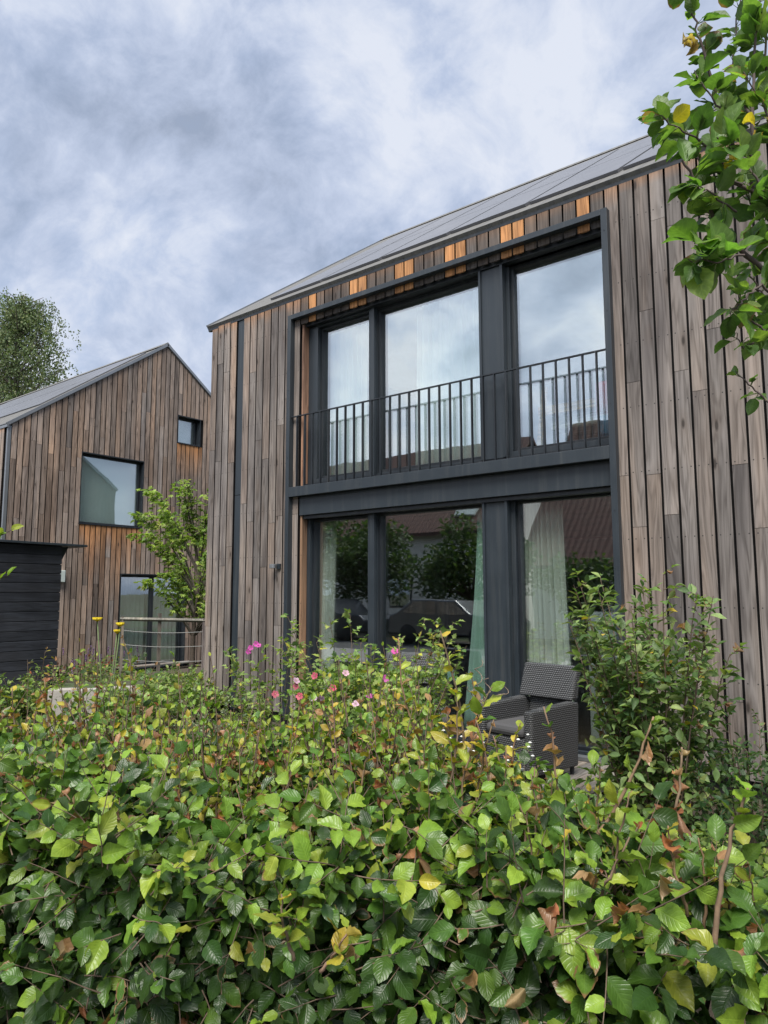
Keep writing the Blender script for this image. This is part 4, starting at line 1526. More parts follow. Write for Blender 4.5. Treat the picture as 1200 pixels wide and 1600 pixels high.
for (a_, b_, c_, d_, v_, n_, mode_, dr_) in ((800, 1260, 812, 1130, 2.1, 8, 1, .2), (690, 1200, 672, 1090, 2.4, 8, 1, .1), (770, 1300, 790, 1165, 2.0, 7, 0, .2), (835, 1330, 830, 1210, 1.9, 6, 0, .3), (655, 1260, 610, 1130, 2.3, 8, 0, .1), (600, 1220, 560, 1095, 2.4, 8, 0, .05), (480, 1210, 470, 1100, 2.45, 7, 0, .05), (420, 1230, 395, 1120, 2.4, 7, 1, .1), (380, 1210, 360, 1110, 2.5, 6, 0, .0), (280, 1200, 262, 1075, 2.55, 7, 0, .0), (95, 1190, 70, 1060, 2.5, 8, 1, .4), (40, 1190, 18, 1075, 2.5, 8, 1, .3), (960, 1400, 985, 1240, 1.7, 6, 0, .2), (1100, 1450, 1092, 1310, 1.6, 6, 0, .15), (765, 1290, 742, 1120, 2.05, 8, 1, .1), (700, 1240, 712, 1075, 2.2, 9, 1, .1), (785, 1290, 770, 1150, 2.1, 8, 0, .1), (720, 1270, 748, 1140, 2.1, 8, 1, .15), (820, 1330, 842, 1190, 1.95, 7, 0, .1), (545, 1230, 530, 1060, 2.6, 9, 1, .15), (740, 1230, 735, 1050, 2.5, 9, 1, .1)):
    shoot(at(a_, b_, v_), at(c_, d_, v_), n_, .052, YC if mode_ else GC, dr_, .0032)
for i in range(52):
    if i < 36:
        u = random.uniform(-1.75, .45); v = random.uniform(hv0(u) + .35, hv1(u))
    else:
        u = random.uniform(.25, 1.1); v = random.uniform(hv0(u), hv1(u) - .1)
    h = random.uniform(.10, .30)
    if u > .3:
        h *= .8
    b0 = uv(u, v, htop(u) - .06 + hbump(u, v))
    t0 = b0 + np.array([0, 0, h]) + UH * random.gauss(0, .06) + VH * random.gauss(0, .04)
    mode = random.random()
    shoot(b0, t0, random.randint(5, 9), random.uniform(.038, .058), GC if mode < .5 else (YC if mode < .75 else TOPC), random.choice((0, .1, .3, .7 if mode > .85 else .15)), .0028)


# ---------------- generic shrubs
def shrub(name, label, cat, base, nst, h, spread, L, Wr, tm, cols, mat='leaf', nleaf=16, group=None, lean=(0, 0), start=.15, st_col=STEM, sub=2, rad=.006, droop=.2, dry=0.0, fill=0):
    base = np.array(base, float)
    r = thing(name, label, cat, tuple(base), group)
    st, lv = MB(), Leaves(tm)
    dry_s = Leaves(T_DRY)
    tips = []
    for i in range(nst):
        an = random.random() * 6.283
        sp = spread * math.sqrt(random.random())
        b0 = base + np.array([math.cos(an), math.sin(an), 0]) * sp * .3
        hh = h * random.uniform(.6, 1.0)
        tip = base + np.array([math.cos(an) * sp + lean[0], math.sin(an) * sp + lean[1], hh])
        mid = (b0 + tip) / 2 + np.array([math.cos(an), math.sin(an), 0]) * sp * -.10 + rv(.03)
        N = 9
        pts = [(1 - t) ** 2 * b0 + 2 * t * (1 - t) * mid + t * t * tip + rv(.004) for t in np.linspace(0, 1, N)]
        st.tube(pts, [rad * (1.15 - .9 * k / N) for k in range(N)], 5, st_col, cap=False)
        tips.append(pts[-1])
        for k in range(nleaf):
            t = start + (1 - start) * (k + random.random()) / nleaf
            f = t * (N - 1); j = min(N - 2, int(f))
            q = pts[j] + (pts[j + 1] - pts[j]) * (f - j)
            d = nrm(pts[j + 1] - pts[j])
            a2 = random.random() * 6.283
            ddir = nrm(np.array([math.cos(a2), math.sin(a2), random.uniform(.1, .8)]) + d * .4)
            twig(lv, st if sub > 1 else None, q, ddir, nrm(np.array([0, 0, 1]) + rv(.35)), L * random.uniform(.8, 2.2) * (1.2 - .6 * t), max(1, sub + random.randint(-1, 1)), L, Wr, cols, rad * .3, droop, dry=dry, dryset=dry_s)
    for k in range(fill):
        an = random.random() * 6.283; rr = spread * math.sqrt(random.random()); 
        zf = random.random() ** .8
        q = base + np.array([math.cos(an) * rr * (1.05 - .5 * zf), math.sin(an) * rr * (1.05 - .5 * zf), .02 + h * .72 * zf])
        lv.add(q, rv(1), np.array([0, 0, 1]) + rv(.6), L, L * Wr, jit(pick(cols), .2))
    st.build('stem', M['bark'], r, smooth=True)
    lv.build('foliage', M[mat], r)
    if dry_s.count():
        tag(dry_s.build('withered_foliage', M[mat], r), kind='stuff')
    return r, tips


def gpt(px, v, dz=0.0):
    p = at(px, 1000, v)
    return np.array([p[0], p[1], ground_z(p[0], p[1]) + dz])


# viburnum-like shrub on the right
VG = [(1.6, (0.07, .13, .042)), (3, (0.125, .20, .065)), (2.2, (.21, .28, .10)), (.12, YEL)]
shrub('leafy_shrub', 'tall leafy green shrub in front of the boards right of the window', 'shrub', gpt(1020, 4.9), 32, 1.80, .58, .086, .5, T_LANCE, VG, nleaf=24, sub=4, rad=.007, dry=.02, start=.12, fill=700)
DKG = [(3, (0.028, .07, .022)), (2, (.05, .10, .03)), (.8, (.09, .15, .05))]
shrub('dark_shrub', 'dark low shrub at the right edge against the timber boards', 'shrub', gpt(1165, 4.6), 16, .95, .62, .05, .5, T_SMALL, DKG, nleaf=18, sub=3, rad=.005, fill=900)
# mallow bush
MG = [(1.4, (0.08, .145, .034)), (3, (0.15, .23, .055)), (2, (.22, .30, .085)), (.5, (.36, .37, .06))]


def flower(parent, c, r, col):
    mb = MB()
    nrm_ = nrm(OUT + np.array([0, 0, .3]) + rv(.3))
    a = nrm(np.cross(nrm_, [0, 0, 1])); b_ = np.cross(nrm_, a)
    for k in range(5):
        an = k * 1.2566 + random.random() * .2
        d = a * math.cos(an) + b_ * math.sin(an); e = np.cross(nrm_, d)
        p0 = np.array(c)
        vs = [p0, p0 + d * r * .6 - e * r * .42 + nrm_ * r * .12, p0 + d * r * 1.0 - e * r * .28 + nrm_ * r * .25, p0 + d * r * .92 + nrm_ * r * .2, p0 + d * r * 1.0 + e * r * .28 + nrm_ * r * .25, p0 + d * r * .6 + e * r * .42 + nrm_ * r * .12]
        mb.add(vs, [(0, 1, 2, 3), (0, 3, 4, 5)], [(*[x * .55 for x in col], .5)] + [(*col, .5)] * 5)
    mb.lathe(tuple(np.array(c)), [(r * .12, 0), (r * .05, r * .3)], 6, (.6, .5, .2, .5))
    return mb.build('flower', M['petal'], parent, smooth=True)


PINK = (0.62, 0.09, 0.42)
PINK2 = (0.60, 0.10, 0.17)
PALE = (0.66, .42, .55)
mallow, _ = shrub('mallow_bush', 'bushy pink flowering mallow in front of the ground floor windows', 'flowering bush', gpt(575, 5.4), 46, 1.50, .78, .058, .8, T_LOBED, MG, nleaf=22, sub=4, rad=.005, start=.08, dry=.004, fill=2600)
for (px_, py_, v, c) in ((617, 1018, 4.9, PINK), (578, 1088, 4.9, PINK), (463, 1072, 5.0, PINK2), (492, 1056, 5.0, PINK2), (502, 1090, 5.0, PALE), (468, 1088, 5.0, PINK2), (430, 1085, 5.0, PINK2), (490, 1092, 4.9, PALE), (556, 1100, 4.9, PALE), (520, 1075, 5.0, PINK2), (603, 1060, 4.9, PINK), (540, 1052, 5.0, PALE), (463, 1064, 5.0, PALE)):
    flower(mallow, at(px_, py_, v - .38), .024, tuple(x * random.uniform(.85, 1.1) for x in c))
m2, _ = shrub('mallow_bush', 'slim pink mallow in front of the dark rain pipe strip', 'flowering bush', gpt(410, 6.0), 16, 1.25, .42, .055, .8, T_LOBED, MG, nleaf=18, sub=4, rad=.004, start=.15)
for (px_, py_) in ((400, 1006), (392, 1012), (388, 1018), (404, 1009)):
    flower(m2, at(px_, py_, 5.55), .022, PINK)
SG = [(3, (.20, .24, .16)), (2, (.14, .19, .11)), (1, (.28, .30, .22))]
shrub('silver_shrub', 'fine silver green bush at the foot of the house corner', 'shrub', gpt(345, 6.6), 26, .72, .5, .034, .4, T_SMALL, SG, nleaf=24, sub=5, rad=.003, start=.1, fill=200)
# dry bush by the shed
DG = [(2, (.07, .11, .04)), (2, (.16, .16, .06)), (1.2, TAN), (1, YEL)]
shrub('dry_bush', 'thin half dry bush in front of the black shed', 'shrub', gpt(62, 5.2), 14, 1.32, .42, .038, .5, T_SMALL, DG, nleaf=14, sub=3, rad=.004, start=.3, dry=.12)
shrub('copper_bush', 'small bush with tan withered leaves at the left edge above the hedge', 'shrub', gpt(25, 3.4), 12, 1.10, .34, .04, .5, T_SMALL, [(3, TAN), (2, (.30, .22, .10)), (1, YELG)], nleaf=12, sub=3, rad=.004, start=.45, dry=.3)
# low planting between path and far house
LP = [(1.5, (.06, .12, .028)), (3, (.12, .19, .045)), (1.8, (.20, .27, .07))]
for k, (px_, v, h, s, lab) in enumerate(((130, 13.2, .85, 1.1, 'low green bush with reddish bits below the orange boards of the far house'),
                                        (205, 12.6, .62, .6, 'fresh green fern like bush at the left trellis post'),
                                        (275, 11.3, .62, .8, 'rounded green bush under the trellis wires'),
                                        (215, 8.8, .62, .7, 'leafy green bush at the right end of the pale stone planter'),
                                        (40, 9.5, .75, .6, 'green bush at the foot of the black shed'),
                                        (300, 9.6, .52, .6, 'grassy green bush at the foot of the near house corner'))):
    shrub('garden_bush', lab, 'shrub', gpt(px_, v), 30, h, s, .075, .55, T_SMALL, LP + ([(.7, (.28, .07, .05))] if k == 0 else []), nleaf=12, sub=3, rad=.005, start=.1, fill=500)
# purple spikes
pr, tips = shrub('lavender_bush', 'purple flowering spikes in front of the far house wall', 'flowering bush', gpt(150, 12.8), 24, 1.02, .75, .04, .3, T_SMALL, [(1, (.1, .14, .08))], nleaf=6, sub=2, rad=.004, start=.05)
for p in tips:
    b = MB()
    for k in range(5):
        q = p + rv(.004) + np.array([0, 0, -.022 * k]); b.lathe(tuple(q), [(.004, -.012), (.016, 0), (.004, .014)], 5, jit((.12, .06, .15), .3))
    b.build('flower_spike', M['petal'], pr)
# yellow yarrow
yw = thing('yarrow', 'three flat yellow yarrow flower heads on thin stems beside the trellis', 'flower', tuple(gpt(180, 8.0)))
for (px_, py_, rr) in ((152, 968, .050), (188, 976, .045), (183, 987, .036)):
    c = at(px_, py_, 8.0)
    s = MB(); g_ = gpt(172, 8.0); s.tube([g_, (g_ + c) / 2 + rv(.02), c], .006, 6, (.09, .13, .05, .5)); so_ = s.build('stem', M['bark'], yw, smooth=True)
    f = MB(); f.lathe(tuple(c), [(.01, -.02), (rr * .8, -.004), (rr, .004), (rr * .9, .014), (rr * .4, .02)], 18, (.72, .56, .01, .5))
    for k in range(60):
        a_, q_ = random.random() * 6.28, rr * math.sqrt(random.random()) * .95
        f.lathe((c[0] + q_ * math.cos(a_), c[1] + q_ * math.sin(a_), c[2] + .012), [(.008, 0), (.006, .012)], 5, jit((.75, .6, .015), .15))
    f.build('flower_head', M['petal'], so_)

# ground cover between hedge and house
gc = Leaves(T_SMALL)
for i in range(15000):
    v = random.uniform(2.5, 8.5) ** 1.0
    u = random.uniform(-.62, .60) * v
    p = uv(u, v, 0)
    if p[1] > -.05 and p[0] > -8.45:
        continue
    if -5.65 < p[0] < -2.3 and p[1] > -1.8:
        continue
    hh = .10 + .16 * max(0, mnoise.noise(Vector((p[0] * 1.3, p[1] * 1.3, 3)))) * 2
    if mnoise.noise(Vector((p[0] * .9, p[1] * .9, 9))) < -.28:
        continue
    z = ground_z(p[0], p[1]) + hh * random.random() ** .6
    L_ = random.uniform(.035, .065)
    gc.add(p + np.array([0, 0, z]), rv(1) + np.array([0, 0, .3]), np.array([0, 0, 1]) + rv(.5), L_, L_ * .65, jit(pick([(3, (.035, .085, .022)), (2, (.065, .13, .035)), (.6, (.14, .19, .05))]), .25))
tag(gc.build('ground_cover', M['leaf']), kind='stuff')
for k, (px_, v, h, s, L_, lab) in enumerate(((790, 4.1, .66, .45, .045, 'low leafy plant at the front edge of the deck'),
                                             (690, 4.2, .80, .55, .045, 'loose green plant with tiny white flowers below the mallow'),
                                             (400, 4.6, .92, .7, .05, 'mixed green plant below the slim mallow'),
                                             (530, 3.9, .98, .6, .045, 'pale green leafy plant just behind the middle of the hedge'),
                                             (250, 4.6, .85, .7, .05, 'yellowish green plant behind the left half of the hedge'),
                                             (1100, 3.6, .45, .5, .05, 'low dark plant behind the right end of the hedge'))):
    pl, tp = shrub('garden_plant', lab, 'plant', gpt(px_, v), 30, h, s, L_, .6, T_SMALL, LP if k not in (3, 4) else MG, nleaf=18, sub=4, rad=.0035, start=.08, fill=1600)
    if k == 1:
        b = MB()
        for q in tp * 4:
            q = q + rv(.07)
            b.lathe(tuple(q), [(.003, -.006), (.011, 0), (.003, .005)], 6, (.8, .8, .78, .5))
        tag(b.build('white_blossom', M['petal'], pl), kind='stuff')

# ---------------- trees
def limb(st, p, d, L, r, n=6, wob=.1, col=(0.09, .07, .055, .5), up=.05):
    pts = [np.array(p, float)]; d = nrm(d)
    for i in range(n):
        d = nrm(d + rv(wob) + np.array([0, 0, up])); pts.append(pts[-1] + d * L / n)
    st.tube(pts, [r * (1 - .75 * i / n) for i in range(n + 1)], 7, col, cap=False)
    return pts


# maple between the houses
mp_c = at(303, 870, 13.6)
mapl = thing('maple_tree', 'light green ornamental maple between the two timber houses', 'tree', (mp_c[0], mp_c[1], ground_z(mp_c[0], mp_c[1])))
st, lv = MB(), Leaves(T_LANCE)
b0 = np.array([mp_c[0], mp_c[1], -.3])
tr_ = limb(st, b0, (0, 0, 1), 2.3, .07, 6, .05)
MPC = [(3, (.19, .28, .055)), (2, (.26, .36, .085)), (1.2, (.10, .17, .035)), (.6, (.34, .40, .12))]
for i in range(34):
    an = i * 2.4 + random.random() * .5
    zz_ = random.uniform(1.55, 3.85)
    rr = 1.22 * math.sqrt(max(.08, 1 - ((zz_ - 2.55) / 1.75) ** 2)) * random.uniform(.65, 1.08)
    s0 = tr_[min(6, 1 + int(zz_ * 1.5))]
    tip = b0 + np.array([math.cos(an) * rr, math.sin(an) * rr, zz_ + .28])
    mid = (s0 + tip) / 2 + np.array([0, 0, .22])
    pts = [(1 - t) ** 2 * s0 + 2 * t * (1 - t) * mid + t * t * tip for t in np.linspace(0, 1, 8)]
    st.tube(pts, [.02 * (1 - .11 * k) for k in range(8)], 5, (0.10, .085, .065, .5), cap=False)
    for k in range(84):
        t = random.uniform(.3, 1.05)
        q = s0 + (tip - s0) * 0
        f = min(.999, t) * 7; j = int(f); q = pts[j] + (pts[min(7, j + 1)] - pts[j]) * (f - j) + rv(.075) * np.array([1, 1, .45])
        # palmate leaf: five lobes fanned in one plane
        ax = nrm(np.array([math.cos(an), math.sin(an), -.35]) + rv(.45)); n_ = nrm(np.array([0, 0, 1]) + rv(.4)); s_ = np.cross(n_, ax)
        c = jit(pick(MPC), .2)
        for w_ in (-1.0, -.5, 0, .5, 1.0):
            L_ = .10 * (1 - .3 * abs(w_))
            lv.add(q, ax * math.cos(w_ * 1.1) + s_ * math.sin(w_ * 1.1), n_, L_, .026, c)
st.build('trunk', M['bark'], mapl, smooth=True); lv.build('crown', M['leaf'], mapl)

# birch behind the far house
bc = at(28, 560, 42)
bir = thing('birch_tree', 'tall drooping birch behind the roof of the far house', 'tree', (bc[0], bc[1], 0))
st, lv = MB(), Leaves([leaf_tmpl(2, 2, p_ovate, .2, .05, .1, 0, s + 120) for s in range(3)])
b0 = np.array([bc[0], bc[1], -.3])
limb(st, b0, (0, 0, 1), 16.5, .26, 10, .03, (.3, .29, .27, .5))
BC = [(2, (.065, .10, .045)), (3, (.095, .135, .06)), (1.5, (.14, .17, .08))]
top = 20.6
for i in range(215):
    an = random.random() * 6.283
    h_ = random.uniform(.22, 1.0) ** .8
    z0_ = 3 + (top - 3.6) * h_
    rmax = 5.0 * (1 - h_ ** 2.6) ** .6 * (.5 + .5 * min(1, h_ * 3)) + .5
    rr = rmax * random.uniform(.35, 1.0)
    s0 = b0 + np.array([0, 0, z0_ - .5 * rr])
    tip = b0 + np.array([math.cos(an) * rr, math.sin(an) * rr, z0_ + .25 * rr])
    st.tube([s0, (s0 + tip) / 2 + np.array([0, 0, .3]), tip], [.05, .03, .012], 5, (.12, .10, .09, .5), cap=False)
    for k in range(11):
        q0 = s0 + (tip - s0) * random.uniform(.35, 1.0) + rv(.3)
        dl = random.uniform(.7, 2.1)
        sw = rv(.05)
        for m_ in range(22):
            t = m_ / 22
            q = q0 + np.array([sw[0] * m_, sw[1] * m_, -dl * t]) + rv(.07)
            L_ = random.uniform(.10, .17)
            lv.add(q, np.array([0, 0, -1]) + rv(.5), rv(1), L_, L_ * .7, jit(pick(BC), .25))
st.build('trunk', M['bark'], bir, smooth=True); lv.build('crown', M['far'], bir)


def round_tree(name, label, base, h, r, n, L, cols, cz=.62, group=None):
    t_ = thing(name, label, 'tree', tuple(base), group)
    st, lv = MB(), Leaves([leaf_tmpl(2, 2, p_ovate, .2, .05, .1, 0, s + 130) for s in range(3)])
    base = np.array(base, float)
    limb(st, base, (0, 0, 1), h * .75, .025 * h, 8, .05)
    cl_ = []
    for i in range(26):
        d = nrm(rv(1)); cl_.append(base + np.array([0, 0, h * cz]) + d * np.array([r, r, h * .36]) * random.uniform(.45, .95))
        st.tube([base + np.array([0, 0, h * .35]), cl_[-1]], [.02 * h * .5, .01], 5, (.09, .07, .055, .5), cap=False)
    for i in range(n):
        c = random.choice(cl_); q = c + nrm(rv(1)) * r * .33 * random.random() ** .4
        lv.add(q, rv(1), np.array([0, 0, 1]) + rv(.7), L * random.uniform(.7, 1.2), L * .7, jit(pick(cols), .25))
    st.build('trunk', M['bark'], t_, smooth=True); lv.build('crown', M['far'], t_)
    return t_


rt = at(-5, 620, 33)
round_tree('garden_tree', 'yellow green treetop above the far roof at the left edge', (rt[0], rt[1], -.2), 11.2, 1.9, 3500, .2, [(2, (.12, .15, .04)), (1, (.07, .10, .03))])
round_tree('garden_tree', 'green tree in the back garden glimpsed through the rooms of the near house', (-9.5, 13.0, -.2), 5.0, 2.2, 3000, .2, LP)
round_tree('street_tree', 'dark leafy tree before the red roofs mirrored in the ground floor glass', (-17.5, -14.6, 0), 4.4, 2.0, 4500, .18, [(2, (.03, .06, .02)), (1, (.07, .11, .03))])
round_tree('street_tree', 'broad dark tree mirrored in the middle of the ground floor glass', (-13.6, -15.4, 0), 4.2, 2.1, 4500, .18, [(2, (.03, .06, .02)), (1, (.07, .11, .03))])
round_tree('street_tree', 'small dark tree mirrored behind the wide cream curtain', (-9.0, -14.6, 0), 3.0, 1.3, 2500, .16, [(2, (.03, .06, .02)), (1, (.07, .11, .03))])
round_tree('street_tree', 'taller leafy tree mirrored at the left in the upper windows', (-20.5, -14.2, 0), 6.6, 2.3, 4500, .2, [(2, (.03, .06, .02)), (1, (.07, .11, .03))])

# apple tree reaching in from the right
ap_base = uv(1.75, 2.75, 0.0)
apt = thing('apple_tree', 'apple tree with large green leaves reaching in at the upper right', 'tree', tuple(ap_base))
st, lv, dl_ = MB(), Leaves(T_APPLE), Leaves(T_DRY)
BRK = (.075, .055, .05, .5)
tr_ = limb(st, ap_base, (.02, .02, 1), 2.1, .05, 7, .03, BRK)
APC = [(3, (.065, .13, .03)), (3, (.10, .185, .04)), (1.8, (.15, .24, .055)), (.03, (.4, .30, .02))]


def apple_branch(poly, r0, nleaf, L=.088, sub=0, start=.1):
    P = [at(a, b_, c) for a, b_, c in poly]
    # smooth
    pts = []
    for i in range(len(P) - 1):
        for t in np.linspace(0, 1, 6, endpoint=False):
            pts.append(P[i] + (P[i + 1] - P[i]) * t + rv(.003))
    pts.append(P[-1])
    n = len(pts)
    st.tube(pts, [r0 * (1 - .72 * i / n) for i in range(n)], 7, BRK, cap=False)
    for k in range(nleaf):
        t = start + (1 - start) * (k + random.random() * .6) / nleaf
        f = min(.999, t) * (n - 1); j = int(f)
        q = pts[j] + (pts[j + 1] - pts[j]) * (f - j)
        d = nrm(pts[j + 1] - pts[j])
        an = k * 2.4 + random.gauss(0, .4)
        a = nrm(np.cross(d, [0.2, .1, 1])); b2 = np.cross(d, a)
        o_ = a * math.cos(an) + b2 * math.sin(an)
        cnt = random.choice((2, 3, 3, 4))
        for c_ in range(cnt):
            ax = nrm(o_ + d * random.uniform(.2, 1.0) + rv(.35) + np.array([0, 0, .12]))
            pl_ = .018 + .012 * random.random()
            q2 = q + ax * pl_
            st.tube([q, q2], [.0016, .0012], 4, (.12, .15, .05, .5), cap=False)
            n_ = nrm(np.array([0, 0, .9]) + OUT * .35 + rv(.5))
            sz = L * random.uniform(.5, 1.15) * 1.05
            lv.add(q2, ax - np.array([0, 0, .25 * random.random()]), n_, sz, sz * random.uniform(.62, .78), jit(pick(APC), .2, .1))


V = 2.35
apple_branch([(1330, 560, 2.6), (1200, 432, V), (1132, 366, V - .05), (1098, 310, V - .1), (1066, 250, V - .15)], .012, 14)
apple_branch([(1132, 366, V - .05), (1110, 385, 2.2), (1085, 380, 2.15)], .005, 6, .1)
apple_branch([(1330, 420, 2.6), (1200, 312, V), (1150, 285, V), (1100, 257, V), (1062, 210, V), (1030, 172, V)], .009, 16)
apple_branch([(1280, 480, 2.6), (1180, 300, V + .1), (1174, 180, V + .1), (1178, 100, V + .1), (1184, 30, V + .1), (1188, -50, V + .1)], .009, 18)
apple_branch([(1180, 300, V + .1), (1130, 190, V + .05), (1104, 95, V), (1088, 45, V), (1076, -5, V)], .008, 15, .075)
apple_branch([(1174, 180, V + .1), (1140, 130, V + .15), (1150, 60, V + .2), (1160, -30, V + .2)], .006, 10, .08)
apple_branch([(1260, 300, 2.5), (1215, 200, 2.5), (1195, 90, 2.5), (1205, -30, 2.5)], .008, 14)
apple_branch([(1300, 480, 2.5), (1230, 400, 2.4), (1190, 350, 2.4), (1165, 300, 2.4)], .007, 12)
apple_branch([(1320, 620, 2.5), (1220, 540, 2.3), (1180, 505, 2.3), (1140, 480, 2.3)], .006, 9, .06)
apple_branch([(1200, 520, 2.3), (1160, 545, 2.3), (1150, 520, 2.3)], .004, 4, .06)
apple_branch([(1320, 700, 2.5), (1215, 640, 2.3), (1180, 610, 2.3), (1150, 580, 2.3)], .005, 6, .055)
apple_branch([(1320, 600, 2.5), (1240, 560, 2.4), (1200, 470, 2.4), (1170, 430, 2.4)], .007, 10, .075)
apple_branch([(1160, 290, 2.3), (1110, 235, 2.25), (1060, 200, 2.2), (1018, 176, 2.2)], .005, 10, .085)
apple_branch([(1180, 250, 2.35), (1130, 175, 2.3), (1100, 140, 2.3), (1085, 110, 2.3)], .005, 9, .08)
apple_branch([(1150, 330, 2.25), (1110, 300, 2.2), (1080, 290, 2.2)], .004, 7, .085)
apple_branch([(1160, 400, 2.2), (1120, 410, 2.15), (1075, 405, 2.15)], .004, 7, .095)
apple_branch([(1330, 520, 2.5), (1230, 470, 2.3), (1190, 445, 2.25), (1160, 470, 2.2), (1140, 490, 2.2)], .006, 10, .085)
apple_branch([(1300, 400, 2.4), (1210, 330, 2.2), (1165, 255, 2.2), (1120, 215, 2.15)], .006, 11, .09)
apple_branch([(1330, 300, 2.5), (1230, 230, 2.3), (1190, 160, 2.3), (1160, 110, 2.3)], .006, 11, .085)
for (px_, py_) in ((1082, 62), (1086, 70), (1080, 78)):
    dl_.add(at(px_, py_, V - .02), rv(1), OUT + rv(.4), .042, .03, jit((.34, .22, .10), .2))
for (px_, py_) in ((1165, 190), (1150, 250), (1145, 258), (1172, 222)):
    dl_.add(at(px_, py_, V - .15), rv(1), OUT + rv(.4), .036, .026, jit((.5, .36, .05), .15))
st.build('branch', M['bark'], apt, smooth=True); lv.build('foliage', M['apple'], apt); dl_.build('yellow_foliage', M['apple'], apt)

# twig at the left edge
sap = thing('young_tree', 'young tree with a few yellow green leaves at the left edge before the shed', 'tree', tuple(uv(-1.75, 2.9, 0)))
st, lv = MB(), Leaves(T_APPLE)
limb(st, uv(-1.75, 2.9, 0), (0, 0, 1), 2.0, .016, 7, .03, BRK)
for poly, nl in ((((-60, 880, 2.9), (-10, 842, 2.9), (22, 826, 2.9)), 8), (((-60, 960, 2.9), (-15, 908, 2.9), (18, 898, 2.9)), 6), (((-80, 900, 2.9), (-40, 780, 2.9), (-30, 700, 2.9)), 10)):
    P = [at(*q) for q in poly]
    st.tube(P, [.005, .003, .0015], 5, BRK, cap=False)
    for k in range(nl):
        t = (k + .5) / nl * 2; j = min(1, int(t)); q = P[j] + (P[j + 1] - P[j]) * (t - j)
        lv.add(q, rv(.7) + np.array([0, 0, .2]) + UH * .4, np.array([0, 0, 1]) + OUT * .5 + rv(.4), .05, .03, jit(pick([(2, GREEN_L), (1, YELG)]), .15))
st.build('trunk', M['bark'], sap, smooth=True); lv.build('foliage', M['leaf'], sap)

# ------------------------------------------------------------------ street side, seen mirrored in the glass
def street_house(label, x0, x1, ye, yr, ez, rz_, wins):
    h = thing('street_house', label, 'house', ((x0 + x1) / 2, yr, 0), 'white houses with red tiled roofs mirrored in the windows')
    yb = 2 * yr - ye
    b = MB(); b.prism([(ye - .4, -.1), (yb + .4, -.1), (yb + .4, ez), (yr, rz_ - .4), (ye - .4, ez)], 0, x0 + .4, x1 - .4); b.build('wall', M['white'], h)
    b = MB()
    th_ = .14
    b.prism([(ye + .1, ez - .35), (yr, rz_), (yr, rz_ + th_), (ye + .1, ez - .35 + th_)], 0, x0, x1)
    b.prism([(yb - .1, ez - .35), (yr, rz_), (yr, rz_ + th_), (yb - .1, ez - .35 + th_)], 0, x0, x1)
    rf_ = b.build('roof', M['tiles'], h)
    b = MB(); b.box(x0 + 2.2, x0 + 2.9, yr - .4, yr + .3, rz_ - .6, rz_ + .9); b.build('chimney', M['tiles'], rf_)
    for (wx0, wx1, wz0, wz1) in wins:
        b = MB(); b.box(wx0, wx1, ye - .42, ye - .37, wz0, wz1); w = b.build('window', M['anthdark'], h)
        b = MB(); b.box(wx0 + .07, (wx0 + wx1) / 2 - .03, ye - .36, ye - .34, wz0 + .07, wz1 - .07); b.box((wx0 + wx1) / 2 + .03, wx1 - .07, ye - .36, ye - .34, wz0 + .07, wz1 - .07); b.build('pane', M['glass'], w)
    return h, rf_


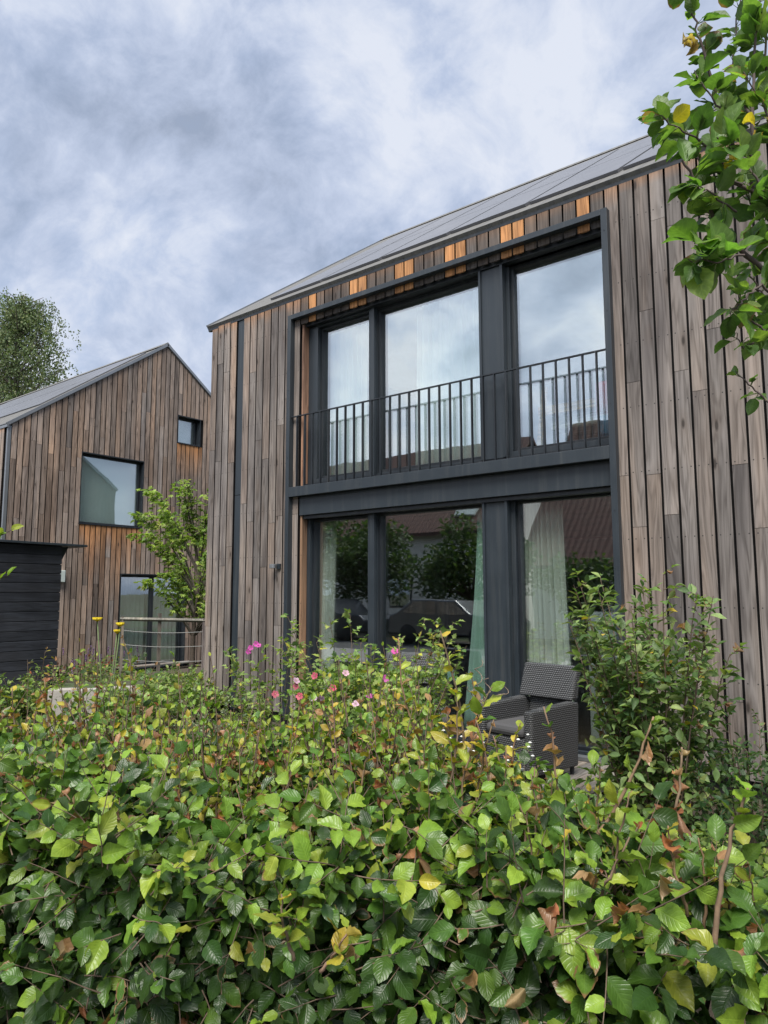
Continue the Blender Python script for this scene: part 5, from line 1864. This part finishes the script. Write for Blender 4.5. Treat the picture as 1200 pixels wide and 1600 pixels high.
ha, ra = street_house('white house with red tiled roof and roof window across the road', -34, -15.6, -19.6, -24.6, 4.6, 9.2, [(-30, -28.6, 1, 2.4), (-26, -24.6, 1, 2.4), (-21, -19.6, 1, 2.4)])
t_ = (4.95 - 4.25) / (9.2 - 4.25)
b = MB(); b.prism([(-20.45, 4.95), (-21.35, 5.85), (-21.42, 5.78), (-20.52, 4.88)], 0, -16.9, -16.0)
b = MB()
sl_ = math.atan2(9.2 - 4.25, 5.1)
def rpt(s, h): return (-19.5 - s * math.cos(sl_) + h * math.sin(sl_), 4.25 + s * math.sin(sl_) + h * math.cos(sl_))
b.prism([rpt(1.0, .15), rpt(2.1, .15), rpt(2.1, .24), rpt(1.0, .24)], 0, -17.3, -16.3); b.build('roof_window', M['box'], ra)
street_house('white house with dark red roof across the road further right', -13.4, 0, -18.6, -24.4, 2.95, 9.4, [(-11.6, -10.6, 1.0, 2.3), (-8.4, -7.4, 1.0, 2.3), (-4.4, -3.4, 1, 2.3)])


def car(label, x, y, m):
    c = thing('parked_car', label, 'car', (x, y, .02), 'cars parked along the street')
    pr_ = [(-2.1, .35), (2.1, .35), (2.15, .75), (1.95, .92), (1.0, 1.0), (.45, 1.43), (-1.1, 1.46), (-1.75, 1.05), (-2.1, .95)]
    b = MB(); b.prism([(x + a, z) for a, z in pr_], 1, y - .85, y + .85); b.build('body', m, c, bevel=.05)
    b = MB()
    for sg in (-1, 1):
        yy = y + sg * .856
        b.prism([(x + .85, 1.0), (x + .38, 1.37), (x - .2, 1.38), (x - .2, 1.0)], 1, yy - .006, yy + .006)
        b.prism([(x - .28, 1.0), (x - .28, 1.38), (x - 1.05, 1.39), (x - 1.5, 1.05)], 1, yy - .006, yy + .006)
    b.build('window', M['glass'], c)
    for wx in (-1.3, 1.3):
        for sg in (-1, 1):
            b = MB()
            vs = []
            prof = [(.0, .86), (.32, .86), (.33, .80), (.33, .66), (.31, .62)]
            n_ = 20; fs = []
            for r_, d_ in prof:
                for k in range(n_):
                    a = 2 * math.pi * k / n_; vs.append((x + wx + r_ * math.cos(a), y + sg * (d_ + .03), .35 + r_ * math.sin(a)))
            for i in range(len(prof) - 1):
                for k in range(n_): fs.append((i * n_ + k, i * n_ + (k + 1) % n_, (i + 1) * n_ + (k + 1) % n_, (i + 1) * n_ + k))
            b.add(vs, fs); b.build('wheel', M['rubber'], c, smooth=True)
    return c


car('dark estate car parked by the road mirrored left in the glass', -17.6, -12.4, M['carpaint'])
car('silver car parked by the road mirrored in the middle of the glass', -12.4, -12.5, M['carsilver'])
